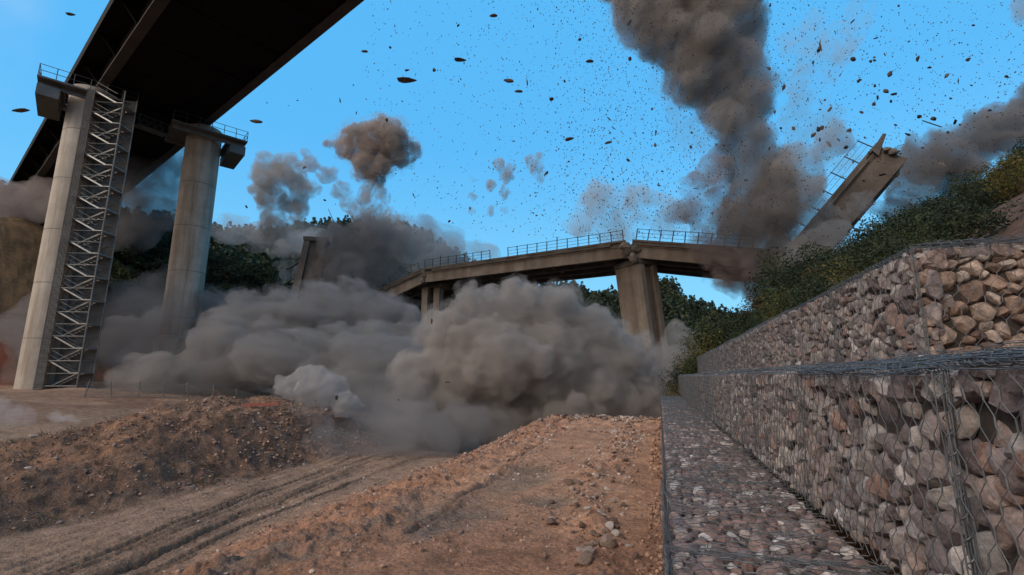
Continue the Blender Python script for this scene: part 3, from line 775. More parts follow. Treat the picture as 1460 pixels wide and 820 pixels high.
    # scaffold stair tower
    base = cw(-38.9, 42.0, 0); zb = gz(base.x, base.y) - 0.1
    r = empty("stair_tower", (base.x, base.y, zb), "galvanised scaffold stair tower with zigzag flights and grey netting", "stair tower")
    X = (cw(1, 0, 0) - cw(0, 0, 0)).normalized(); X = (X + Vector((0, 0.12, 0))).normalized(); Y = Vector((-X.y, X.x, 0))
    H = EYE + 27.0 - zb; Wd, Dp = 3.3, 1.7
    def q(a, b, z): return X * a + Y * b + Vector((0, 0, z))
    for (a, b) in ((-Wd / 2, -Dp / 2), (Wd / 2, -Dp / 2), (Wd / 2, Dp / 2), (-Wd / 2, Dp / 2)):
        mb = MB(); mb.tube(q(a, b, 0), q(a, b, H), 0.06, 6); mb.build("corner_post", M['dull_galv'], r)
    mb = MB()
    for k in range(int(H / 0.5)):
        z = k * 0.5 + 0.25
        mb.tube(q(-Wd / 2, -Dp / 2, z), q(-Wd / 2 + 0.35, -Dp / 2, z + (0.2 if k % 2 else -0.2)), 0.022, 4)
    mb.tube(q(-Wd / 2 + 0.35, -Dp / 2, 0), q(-Wd / 2 + 0.35, -Dp / 2, H), 0.035, 5)
    mb.tube(q(-Wd / 2 + 0.2, -Dp / 2 + .2, 0), q(-Wd / 2 + 0.2, -Dp / 2 + .2, H), 0.03, 5)
    mb.build("lattice_mast", M['dull_galv'], r)
    S = 2.12; n = int(H / S)
    for k in range(n):
        z = k * S + 0.3
        mb = MB(); mb.hexa([q(-Wd / 2 + .05, -Dp / 2 + .05, z), q(-Wd / 2 + .75, -Dp / 2 + .05, z), q(-Wd / 2 + .75, Dp / 2 - .05, z), q(-Wd / 2 + .05, Dp / 2 - .05, z)],
                           [q(-Wd / 2 + .05, -Dp / 2 + .05, z + .09), q(-Wd / 2 + .75, -Dp / 2 + .05, z + .09), q(-Wd / 2 + .75, Dp / 2 - .05, z + .09), q(-Wd / 2 + .05, Dp / 2 - .05, z + .09)])
        z2 = z + S / 2
        mb.build("landing", M['galv'], r); mb = MB()
        mb.hexa([q(Wd / 2 - .75, -Dp / 2 + .05, z2), q(Wd / 2 - .05, -Dp / 2 + .05, z2), q(Wd / 2 - .05, Dp / 2 - .05, z2), q(Wd / 2 - .75, Dp / 2 - .05, z2)],
                [q(Wd / 2 - .75, -Dp / 2 + .05, z2 + .09), q(Wd / 2 - .05, -Dp / 2 + .05, z2 + .09), q(Wd / 2 - .05, Dp / 2 - .05, z2 + .09), q(Wd / 2 - .75, Dp / 2 - .05, z2 + .09)])
        mb.build("landing", M['galv'], r)
        # rear flight rises to the right, front flight rises back to the left one storey up
        for (a0, z0, a1, z1, b) in ((-Wd / 2 + .7, z + .05, Wd / 2 - .7, z2 + .05, Dp / 4), (Wd / 2 - .7, z2 + .05, -Wd / 2 + .7, z + S + .05, -Dp / 4)):
            if z1 > H: continue
            mb = MB()
            for e in (-0.36, 0.36): mb.bar(q(a0, b + e, z0), q(a1, b + e, z1), 0.05, 0.12)
            for i in range(1, 7):
                t = i / 7; a_ = a0 + (a1 - a0) * t; z_ = z0 + (z1 - z0) * t
                mb.hexa([q(a_ - .12, b - .33, z_ - .02), q(a_ + .12, b - .33, z_ - .02), q(a_ + .12, b + .33, z_ - .02), q(a_ - .12, b + .33, z_ - .02)],
                        [q(a_ - .12, b - .33, z_ + .02), q(a_ + .12, b - .33, z_ + .02), q(a_ + .12, b + .33, z_ + .02), q(a_ - .12, b + .33, z_ + .02)])
            f = mb.build("stair_flight", M['galv'], r)
            mb = MB(); e = b - 0.36 if b < 0 else b + 0.36
            mb.tube(q(a0, e, z0 + .95), q(a1, e, z1 + .95), 0.03, 5); mb.tube(q(a0, e, z0 + .5), q(a1, e, z1 + .5), 0.022, 5)
            mb.build("handrail", M['dull_galv'], f)
        mb = MB()
        for b in (-Dp / 2, Dp / 2): mb.tube(q(-Wd / 2, b, z), q(Wd / 2, b, z), 0.035, 5); mb.tube(q(-Wd / 2, b, z + 1.06), q(Wd / 2, b, z + 1.06), 0.025, 5)
        for a in (-Wd / 2, Wd / 2): mb.tube(q(a, -Dp / 2, z), q(a, Dp / 2, z), 0.035, 5)
        mb.build("ledger", M['dull_galv'], r)
    # netting: a fine weave, rear and left sides
    rng = np.random.default_rng(3); A = []; B_ = []
    st = 0.11
    for z in np.arange(0.1, H - .1, st):
        A.append(q(-Wd / 2, Dp / 2 + .06, z)); B_.append(q(Wd / 2, Dp / 2 + .06, z))
        A.append(q(-Wd / 2 - .05, -Dp / 2, z)); B_.append(q(-Wd / 2 - .05, Dp / 2, z))
    for a in np.arange(-Wd / 2, Wd / 2, st): A.append(q(a, Dp / 2 + .06, 0)); B_.append(q(a, Dp / 2 + .06, H))
    for z in np.arange(0.1, H - .1, .13): A.append(q(-Wd / 2 + .02, -Dp / 2 - .07, z)); B_.append(q(-Wd / 2 + .75, -Dp / 2 - .07, z))
    for a in np.arange(-Wd / 2 + .02, -Wd / 2 + .78, .13): A.append(q(a, -Dp / 2 - .07, 0)); B_.append(q(a, -Dp / 2 - .07, H))
    V, F = wires([v[:] for v in A], [v[:] for v in B_], 0.034)
    ob("safety_netting", mesh_np("safety_netting", V, F), M['grey_steel'], r)
build_viaduct()

# ------------------------------------------------------------------ the bridge being brought down
def span(name, label, a, b, width, wdir, up=Vector((0, 0, 1)), gd=1.55, ng=4, step=1.2, rail=True, rail_h=1.1, group="spans of the old concrete bridge", gaps=(), drop_post=(), conc='old_concrete'):
    """deck from a to b along its near top edge; wdir: horizontal unit vector to the far edge"""
    r = empty(name, a, label, "bridge span", group)
    L = (b - a).length; d = (b - a).normalized(); w = wdir.normalized(); u = d.cross(w).normalized()
    if u.dot(up) < 0: u = -u
    def q(t, s, z): return d * t + w * s + u * z
    def blk(t0, t1, s0, s1, z0, z1): mb_.hexa([q(t0, s0, z0), q(t1, s0, z0), q(t1, s1, z0), q(t0, s1, z0)], [q(t0, s0, z1), q(t1, s0, z1), q(t1, s1, z1), q(t0, s1, z1)])
    mb_ = MB(); rng = random.Random(int(L * 100))
    n = max(3, int(L / 1.5))
    for k in range(n):
        t0, t1 = L * k / n, L * (k + 1) / n; j = rng.uniform(-.03, .05) + (0.35 * abs(rng.gauss(0, 1)) if k in (0, n - 1) else 0)
        blk(t0, t1 - 0.004, j - 0.1, width + 0.1, -0.28, 0.0)
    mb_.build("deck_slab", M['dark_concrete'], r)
    for g in range(ng):
        s = 0.12 + g * (width - 0.6) / (ng - 1)
        mb_ = MB(); blk(0.1, L - 0.1, s + 0.08, s + 0.26, -gd + 0.25, -0.283)
        blk(0.1, L - 0.1, s, s + 0.36, -gd, -gd + 0.25)
        blk(0.1, L - 0.1, s - 0.02, s + 0.38, -0.42, -0.284)
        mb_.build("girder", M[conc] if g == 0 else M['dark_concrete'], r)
    mb_ = MB()
    for t in np.linspace(0.3, L - 0.5, max(3, int(L / 6))): blk(t, t + 0.22, 0.3, width - 0.3, -gd + 0.2, -0.45)
    mb_.build("diaphragm", M['dark_concrete'], r)
    mb_ = MB(); blk(0, L, -0.14, 0.22, 0.003, 0.2); mb_.build("kerb", M['dark_concrete'], r); mb_ = MB(); blk(0, L, width - .22, width + 0.14, 0.003, 0.2); mb_.build("kerb", M['dark_concrete'], r)
    rg = np.random.default_rng(int(L * 7))
    for e, sg in ((0.0, -1), (L, 1)):
        for k in range(12):
            p = q(e, rg.uniform(0, width), rg.uniform(-gd, -.05)); m_ = p + d * sg * rg.uniform(.2, .7) + u * rg.normal() * .12 + w * rg.normal() * .12
            mb_ = MB(); mb_.tube(p, m_, .028, 5); mb_.tube(m_, m_ + d * sg * .35 + u * rg.normal() * .25, .028, 5, .02); mb_.build("rebar", M['rail'], r)
    for e, sg in ((0.0, 1), (L, -1)):
        for k in range(7):
            D, F = ico(2); P = D * rg.uniform(.18, .5, 3)
            for qq in range(8):
                n_ = rg.normal(size=3); n_ /= np.linalg.norm(n_); h_ = (P @ n_).max() * rg.uniform(.6, .9); P = P - np.clip(P @ n_ - h_, 0, None)[:, None] * n_
            P = P + np.array(q(e + sg * .1, rg.uniform(0, width) if k > 2 else rg.uniform(-.05, .3), rg.uniform(-gd, -.05))); ob("broken_edge", mesh_np("broken_edge", P, F), M[conc] if k % 2 else M['dark_concrete'], r)
    if rail:
        for s in ((0.04, width - 0.04) if rail == 'both' else (0.04,)):
            t = 0.3; k = 0; last = None
            mr_ = MB()
            while t < L - 0.1:
                if not any(g0 < t / L < g1 for g0, g1 in gaps):
                    mb_ = MB(); j = rng.uniform(-.06, .06); hh = rail_h * (1.25 if k in drop_post else 1)
                    mb_.tube(q(t, s, 0.2), q(t + j, s - 0.03, 0.2 + hh), 0.055, 5)
                    mb_.build("railing_post", M['rail'], r)
                    cur = (q(t, s, 0.2), q(t + j, s - 0.03, 0.2 + rail_h))
                    if last:
                        for z in (0.95, 0.62, 0.3): mr_.tube(last[0].lerp(last[1], z), cur[0].lerp(cur[1], z), 0.032 if z > .9 else 0.02, 4)
                    last = cur
                else: last = None
                t += step; k += 1
            mr_.build("guard_rail", M['rail'], r)
    return r
M['dusty'] = simple('dust_stained_concrete', (0.07, 0.058, 0.05), (0.15, 0.125, 0.108), 0.7, 0.95, bscale=5, bdist=0.05, streak=(1.0, (0.07, 0.055, 0.045)))
def build_old_bridge():
    A = cw(11.5, 45.4, 13.15); K = cw(-11.2, 58.0, 13.1); K2 = cw(-18.0, 61.5, 10.9)
    wd = cw(*(Vector((-8.8, -16.1)).normalized()), 0) - cw(0, 0, 0); wd = Vector((wd.x, wd.y, 0))
    if wd.y < 0: wd = -wd
    span("bridge_span", "long level concrete span with a thin railing above the big dust cloud", K, A + (K - A).normalized() * 0.25, 8.0, wd, gaps=((0.42, 0.47),), drop_post=(2, 15))
    span("bridge_span", "short left concrete span sagging into the grey dust", K2, K + (K2 - K).normalized() * 0.2, 8.0, wd, gaps=((0, .2),))
    A2 = cw(11.9, 45.2, 13.12); R2 = cw(23.6, 39.2, 10.35)
    span("bridge_span", "right concrete span tilting down towards the dark smoke column", A2, R2, 8.0, wd, step=1.15, rail_h=1.15, gaps=((0.86, 1),))
    # upended piece over the hillside
    c, f = 25.0, 40.0
    a = pf(1112, 372, 41.5); b = pf(1252, 206, 38.5)
    span("bridge_span", "broken concrete span thrown up steeply above the hillside shrubs", a, b, 4.6, wd, up=Vector((-.6, 0, .7)), gd=2.5, conc='dusty', step=1.75, rail_h=1.35, gaps=((0, .12),))
    # pier under the break
    def pier(name, label, top, bot, w0, w1, d0, d1, tw, flutes=True, mat=None):
        r = empty(name, bot, label, "bridge pier", "piers of the old concrete bridge")
        X = Vector((math.cos(tw), math.sin(tw), 0)); Y = Vector((-X.y, X.x, 0)); T = top - bot
        def ring(o, w, d): return [o - X * w - Y * d, o + X * w - Y * d, o + X * w + Y * d, o - X * w + Y * d]
        for (x0, x1, y0, y1) in ((-1, -.45, -1, 1), (-.45, .45, -.72, .72), (.45, 1, -1, 1)):
            mb = MB()
            def rg(o, w, d): return [o + X * w * x0 + Y * d * y0, o + X * w * x1 + Y * d * y0, o + X * w * x1 + Y * d * y1, o + X * w * x0 + Y * d * y1]
            mb.hexa(rg(Vector((0, 0, 0)), w1, d1), rg(T, w0, d0)); mb.build("pier_wall", mat or M['old_concrete'], r, bevel=0.05)
        mb = MB(); mb.hexa(ring(T + Vector((0, 0, .01)), w0 * 1.06, d0 * 1.04), ring(T + Vector((0, 0, .6)), w0 * 1.1, d0 * 1.06)); mb.build("pier_cap", M['dark_concrete'], r, bevel=0.05)
        return r
    t = cw(12.6, 47.2, 10.9); bt = cw(14.2, 47.8, -6)
    pier("bridge_pier", "broad leaning concrete pier below the break in the deck", t, bt, 1.15, 1.1, 1.8, 1.8, YAW + 0.5)
    t = cw(-10.2, 60.0, 11.2); bt = cw(-10.2, 60.0, -5)
    r = empty("bridge_pier", bt, "slim twin column pier under the left end of the deck", "bridge pier", "piers of the old concrete bridge")
    for s in (-.75, .75):
        mb = MB(); X = Vector((CPS, SPS, 0)) * s
        mb.hexa([X + Vector(v) for v in ((-.42, -.6, 0), (.42, -.6, 0), (.42, .6, 0), (-.42, .6, 0))], [X + Vector(v) + (t - bt) for v in ((-.42, -.6, 0), (.42, -.6, 0), (.42, .6, 0), (-.42, .6, 0))])
        mb.build("pier_column", M['old_concrete'], r, bevel=0.04)
    mb = MB(); mb.bar((-2, 0, 16.4), (2, 0, 16.4), 1.6, .5); mb.build("pier_cap", M['dark_concrete'], r)
    t = pf(452, 347, 66); bt = pf(428, 470, 64)
    pier("bridge_pier", "toppling dark concrete pier stub left of the brown smoke", t, bt, 1.5, 1.9, 1.3, 1.5, YAW + .2, mat=M['dusty'])
    t = pf(478, 362, 66); bt = pf(462, 470, 65)
    pier("bridge_pier", "slim slab of a broken pier leaning beside the toppling stub", t, bt, .5, .8, .9, 1.0, YAW + .4, mat=M['dusty'])
    # poles, wreckage
    mb = MB(); o = pf(487, 342, 66); mb.tube((0, 0, 0), pf(468, 298, 66) - o, 0.07, 5, 0.04); x = mb.build("bent_pole", M['rail'], label="thin bent steel pole sticking up beside the toppling pier", category="pole"); x.location = o
    mb = MB(); o = pf(408, 384, 66); pts = [pf(x_, y_, 66) - o for x_, y_ in ((408, 384), (420, 378), (430, 370), (436, 362))]
    for i in range(3): mb.tube(pts[i], pts[i + 1], 0.16, 6)
    x = mb.build("hanging_cable", M['rail'], label="slack dark cable hanging left of the toppling pier", category="cable"); x.location = o
    mb = MB(); o = pf(1108, 316, 40); mb.hexa([pf(1106, 318, 40) - o, pf(1125, 312, 40) - o, pf(1125, 312, 40.7) - o, pf(1106, 318, 40.7) - o], [pf(1108, 315, 40) - o, pf(1126, 301, 40) - o, pf(1127, 302, 40.7) - o, pf(1108, 315, 40.7) - o])
    x = mb.build("concrete_shard", M['sheet'], label="pale wedge of concrete flying beside the steep broken railing", category="shard"); x.location = o
    mb = MB(); o = pf(1315, 172, 40); mb.tube((0, 0, 0), pf(1342, 181, 40) - o, 0.05, 4); x = mb.build("flying_rod", M['rail'], label="thin dark rod flying above the right hand hill", category="rod"); x.location = o
    r = empty("crushed_joint", cw(11.6, 45.2, 12.1), "crushed concrete lump where the two spans break over the broad pier", "rubble lump")
    rg = np.random.default_rng(9)
    for k in range(7):
        D, F = ico(2); P = D * (rg.uniform(.35, .8), .5, rg.uniform(.35, .8))
        for q in range(7):
            n = rg.normal(size=3); n /= np.linalg.norm(n); h = (P @ n).max() * rg.uniform(.6, .9); P = P - np.clip(P @ n - h, 0, None)[:, None] * n
        P = P + (rg.uniform(-.6, .6), rg.uniform(-.2, .6), rg.uniform(-.9, .9)); ob("broken_block", mesh_np("broken_block", P, F), M['old_concrete'] if k % 2 else M['dark_concrete'], r)
    # splintered tip
    mb = MB(); o = pf(1250, 212, 38.4)
    mb.hexa([pf(1243, 214, 38.4) - o, pf(1253, 222, 38.4) - o, pf(1253, 222, 39) - o, pf(1243, 214, 39) - o], [pf(1259, 190, 38.4) - o, pf(1264, 191, 38.4) - o, pf(1264, 191, 38.7) - o, pf(1259, 190, 38.7) - o])
    x = mb.build("deck_splinter", M['dark_concrete'], label="dark splinter standing at the top of the upended span", category="splinter"); x.location = o
build_old_bridge()

# ------------------------------------------------------------------ shrubs, trees, far forest
def leaf_cloud(rng, lobes, n, size, up=0.3, flat=1.0):
    """n small leaf faces spread through uneven lobes (centre, radius); lighter outside, darker in the clumps"""
    C = []; T = []; Nn = []
    ls = np.array([r for _, r in lobes]); pr = ls ** 2 / (ls ** 2).sum()
    pick = rng.choice(len(lobes), n, p=pr)
    cen = np.array([c for c, _ in lobes])[pick]; R = ls[pick]
    d = rng.normal(size=(n, 3)); d /= np.linalg.norm(d, axis=1)[:, None]
    rad_ = R * rng.uniform(0.45, 1.08, n) ** 0.7
    P = cen + d * rad_[:, None] * (1, 1, flat)
    keep = fbm(P * 2.6 / max(ls.mean(), .3) + 7, 2, 3) > -0.35
    P, d = P[keep], d[keep]; n = len(P)
    nn = d + rng.normal(size=(n, 3)) * 0.8; nn[:, 2] += up; nn /= np.linalg.norm(nn, axis=1)[:, None]
    a = np.cross(nn, rng.normal(size=(n, 3))); a /= np.linalg.norm(a, axis=1)[:, None]; b = np.cross(nn, a)
    s = size * rng.uniform(0.6, 1.4, n)[:, None]
    V = np.stack([P - a * s, P - b * s * .45, P + a * s, P + b * s * .45], 1).reshape(-1, 3)
    F = np.arange(n * 4).reshape(n, 4)
    cl = (fbm(P * 1.3 / max(ls.mean(), .3), 2, 11) * .35 + .45 + rng.normal(size=n) * .16)
    return V, F, np.repeat(np.clip(cl, 0, 1), 4)
def limb(mb, p0, p1, r0, r1, rng, seg=4):
    p0, p1 = np.array(p0, float), np.array(p1, float); last = p0; L = np.linalg.norm(p1 - p0)
    for i in range(seg):
        t = (i + 1) / seg; q = p0 + (p1 - p0) * t + (rng.normal(size=3) * L * .04 if i < seg - 1 else 0)
        mb.tube(last, q, r0 + (r1 - r0) * i / seg, 6, r0 + (r1 - r0) * t); last = q
def shrub_proto(seed, mat, R=1.2, n=1500, leaf=.06, tall=1.0):
    rng = np.random.default_rng(seed); lobes = []; mb = MB()
    for k in range(9):
        a = rng.uniform(0, 6.28); q = rng.uniform(0, .75) * R; z = R * rng.uniform(.45, 1.25) * tall
        c = np.array((math.cos(a) * q, math.sin(a) * q, z)); lobes.append((c, R * rng.uniform(.3, .55)))
        limb(mb, (0.03 * k, 0, -0.1), c, .035 * R, .01, rng)
    V, F, c = leaf_cloud(rng, lobes, n, leaf)
    return mb.mesh("stem"), mesh_np("foliage", V, F, False, np.stack([c] * 3, 1)), mat
def pine_proto(seed, mat, H=8, n=2200, leaf=.16):
    rng = np.random.default_rng(seed); mb = MB(); lobes = []
    limb(mb, (0, 0, -.4), (rng.normal() * .3, rng.normal() * .3, H * .93), .03 * H, .03, rng, 5)
    for k in range(22):
        t = .25 + .73 * k / 22; z = H * t; a = k * 2.4 + rng.uniform(-.4, .4); q = (1 - t) * H * .3 * rng.uniform(.5, 1.1) + .1
        c = np.array((math.cos(a) * q, math.sin(a) * q, z)); lobes.append((c, H * .075 * rng.uniform(.7, 1.3) * (1.35 - .7 * t)))
        limb(mb, (0, 0, z - .25), c, .035, .015, rng, 2)
    V, F, c = leaf_cloud(rng, lobes, n, leaf, flat=.55)
    return mb.mesh("trunk"), mesh_np("crown", V, F, False, np.stack([c] * 3, 1)), mat
def round_proto(seed, mat, H=6, n=2500, leaf=.13):
    rng = np.random.default_rng(seed); mb = MB(); lobes = []
    limb(mb, (0, 0, -.4), (.1, 0, H * .45), .03 * H, .018 * H, rng, 4)
    for k in range(14):
        a = rng.uniform(0, 6.28); q = rng.uniform(.1, 1) ** .6 * H * .30; z = H * rng.uniform(.38, .92); q *= 1.15 - .6 * abs(z / H - .6)
        c = np.array((math.cos(a) * q, math.sin(a) * q, z)); lobes.append((c, H * rng.uniform(.10, .17)))
        limb(mb, (.1, 0, H * .4), c, .012 * H, .02, rng, 3)
    V, F, c = leaf_cloud(rng, lobes, n, leaf)
    return mb.mesh("trunk"), mesh_np("crown", V, F, False, np.stack([c] * 3, 1)), mat
def plant(name, proto, x, y, s, label, cat, group, rng, parts=("trunk", "crown"), sink=.1):
    r = bpy.data.objects.new(name, None); COL.objects.link(r)
    r.location = (x, y, gz(x, y) - sink); r.rotation_euler = (0, 0, rng.uniform(0, 6.28)); r.scale = (s * rng.uniform(.85, 1.2), s * rng.uniform(.85, 1.2), s * rng.uniform(.85, 1.15))
    r["label"] = label; r["category"] = cat; r["group"] = group
    a = bpy.data.objects.new(parts[0], proto[0]); b = bpy.data.objects.new(parts[1], proto[1])
    for o, m in ((a, M['bark']), (b, proto[2])):
        if not o.data.materials: o.data.materials.append(m)
        COL.objects.link(o); o.parent = r
    return r
def build_plants():
    rng = np.random.default_rng(21)
    SP = ("stem", "foliage")
    kinds = [('dark green', [shrub_proto(s, M['leaf_dark'], n=4200, leaf=.042) for s in (1, 2, 3)]), ('mid green', [shrub_proto(s, M['leaf_green'], n=3600, leaf=.042) for s in (4, 5)]),
             ('yellow leaved', [shrub_proto(s, M['leaf_yellow'], n=3000, leaf=.04, tall=1.1) for s in (6, 7)]), ('rusty orange', [shrub_proto(s, M['leaf_orange'], n=1900, leaf=.05) for s in (8,)])]
    g = "shrubs on the slope above the gabion wall"; n = 0; tries = 0; used = []
    while n < 240 and tries < 9000:
        tries += 1
        x = rng.uniform(3.6, 34); y = rng.uniform(9, 36)
        if x / y > .46 + rng.normal() * .03 and math.hypot(x, y) < 27 + rng.normal() * 1.5: continue          # the bare soil near the camera side
        c, f = to_cam(x, y)
        if x < 6.5 and y > 26.5: pass
        if c / f > 1.25: continue
        if y > 31 + .1 * x: continue
        sp = .80 if y < 30 else .75
        if any((x - a) ** 2 + (y - b) ** 2 < sp for a, b in used): continue
        k = rng.choice(4, p=(.52, .27, .16, .05)); used.append((x, y))
        band = "low on the slope just behind the wall" if x < 7 else ("halfway up the slope above the wall" if x < 14 else "high on the slope above the wall")
        nm, ps = kinds[k]; s = rng.uniform(.65, 1.25) * (1.0 if x > 6 else .72)
        plant("shrub", ps[rng.integers(len(ps))], x, y, s, "%s shrub %s" % (nm, band), "shrub", g, rng, SP)
        n += 1
    # the row of bushes past the far end of the wall
    for i, (px, f, s, k) in enumerate([(955, 28.2, .8, 2), (968, 28.6, .95, 0), (981, 29.2, 1.1, 2), (992, 29.8, 1.25, 0), (1006, 28.8, 1.5, 2), (1020, 29.5, 1.7, 1), (1036, 29.2, 1.5, 1), (1052, 29, 1.35, 0), (1068, 28.5, 1.5, 0),
                                       (1085, 28, 1.6, 0), (1100, 27.6, 1.6, 0), (1112, 27, 1.3, 3), (1128, 27, 1.8, 0), (1150, 27, 2.0, 0), (1000, 27.2, .9, 1), (1170, 27.5, 1.9, 1)]):
        p = pf(px, 500, f); nm, ps = kinds[k]
        lab = "%s bush beyond the far wall end, %s" % (nm, ["leftmost", "beside the leftmost", "third from the left", "fourth from the left", "tall and round", "tallest on the left", "mid row", "left of the gap under the span", "in mid row under the span",
              "below the drooping span end", "under the dark column", "with orange leaves", "right of the orange one", "near the upended span", "low one in front", "rightmost"][i])
        plant("bush", ps[i % len(ps)], p.x, p.y, s, lab, "bush", "bushes past the end of the wall", rng, SP)
    # left hill
    rp = [round_proto(s, M['leaf_dark'], n=3200, leaf=.15) for s in (31, 32)] + [round_proto(33, M['leaf_green'], n=3000, leaf=.15)]
    n = 0
    for px in np.arange(118, 410, 6.5):
        for row in range(4):
            beta_f = 61 + row * 4.2 + rng.uniform(-1.2, 1.2); p = pf(px + rng.uniform(-5, 5), 400, beta_f)
            if px > 398: continue
            plant("hill_tree", rp[rng.integers(3)], p.x, p.y, rng.uniform(.55, .95) * (1.15 if px > 300 else 1), "round dark green tree on the near left hill, %s" % ("between the two tall piers" if px < 262 else "right of the stained pier"), "tree", "trees on the near left hill", rng)
            n += 1
    pp = [pine_proto(s, M['leaf_far'], 8, 1500, .22) for s in (41, 42, 43)]
    for i, (px, f, s) in enumerate([(296, 84, .62), (305, 86, .8), (318, 85, .5), (336, 88, .6), (352, 86, .5), (372, 88, .5), (406, 90, .95), (414, 88, .7), (440, 150, .9), (455, 150, 1.1), (478, 150, 1.4), (490, 150, 1.7), (500, 152, 1.5), (512, 150, 1.0),
                                    (540, 160, 1.0), (560, 165, 1.2), (592, 170, 1.1), (610, 170, 1.0), (628, 172, 1.2), (640, 172, 1.5), (652, 174, 1.7), (664, 175, 1.5), (676, 176, 1.4), (690, 176, 1.2)]):
        p = pf(px, 340, f)
        plant("ridge_pine", pp[i % 3], p.x, p.y, s, "dark pine on the ridge line, %s" % ("above the near left hill" if px < 420 else ("behind the toppling pier" if px < 520 else "behind the left end of the old bridge")), "pine tree", "pines along the ridge", rng)
    # far forest: one wooded mass
    rng = np.random.default_rng(5); cnt = 5200
    be = np.radians(rng.uniform(-50, 42, cnt)); r = rng.uniform(105, 235, cnt)
    c, f = r * np.sin(be), r * np.cos(be); X = c * CPS - f * SPS; Y = c * SPS + f * CPS; Z = ground_z(X, Y)
    ok = (Z > 0.5) & ~((be < rad(-25)) & (r < 125)); X, Y, Z, r = X[ok], Y[ok], Z[ok], r[ok]; cnt = len(X)
    m = 42; H = rng.uniform(3.5, 7.5, cnt); W_ = H * rng.uniform(.22, .4, cnt)
    t = rng.uniform(0.08, 1, (cnt, m)); a = rng.uniform(0, 6.28, (cnt, m)); q = W_[:, None] * (1.05 - t ** 1.5) * rng.uniform(.5, 1.1, (cnt, m))
    P = np.stack([X[:, None] + np.cos(a) * q, Y[:, None] + np.sin(a) * q, Z[:, None] - .3 + t * H[:, None]], -1).reshape(-1, 3)
    k = len(P); A = rng.normal(size=(k, 3)); A /= np.linalg.norm(A, axis=1)[:, None]; Bv = np.cross(A, rng.normal(size=(k, 3))); Bv /= np.linalg.norm(Bv, axis=1)[:, None]
    s = rng.uniform(.4, .95, k)[:, None]
    V = np.stack([P - A * s, P - Bv * s * .6, P + A * s, P + Bv * s * .6], 1).reshape(-1, 3)
    tone = np.repeat(np.repeat(np.clip(rng.normal(.45, .2, cnt), 0, 1), m) + rng.normal(size=k) * .12, 4)
    ob("forest", mesh_np("forest", V, np.arange(k * 4).reshape(k, 4), False, np.stack([np.clip(tone, 0, 1)] * 3, 1)), M['leaf_far'], kind="stuff")
    # dry grass and twigs on the mound: ground cover
    n = 600; X = rng.uniform(-21, -12.8, n); Y = rng.uniform(4, 24, n); kk = fbm2(X, Y, .6, 3, 44) > .05; X, Y = X[kk], Y[kk]; Z = ground_z(X, Y); n = len(X)
    m = 7; base = np.repeat(np.stack([X, Y, Z - .02], 1), m, 0) + rng.normal(size=(n * m, 3)) * (.05, .05, 0); tip = base + rng.normal(size=(n * m, 3)) * (.1, .1, .03) + (0, 0, .13)
    V, F = wires(base, tip, .006)
    ob("dry_grass", mesh_np("dry_grass", V, F, False), simple("dry_grass_blade", (.07, .05, .03), (.17, .13, .08), 3), kind="stuff")
    # little house far on the ridge
    o = pf(573, 326, 172)
    r = empty("ridge_house", (o.x, o.y, o.z - 2), "small dark gabled house on the ridge behind the dust", "house")
    mb = MB(); mb.box(-2.2, 2.2, -2, 2, -2, 3.2); mb.build("wall", M['dark_concrete'], r)
    mb = MB(); mb.hexa([(-2.7, -2.4, 3.2), (2.7, -2.4, 3.2), (2.7, 2.4, 3.2), (-2.7, 2.4, 3.2)], [(-.1, -2.4, 4.9), (.1, -2.4, 4.9), (.1, 2.4, 4.9), (-.1, 2.4, 4.9)]); mb.build("roof", M['dark_concrete'], r)
build_plants()

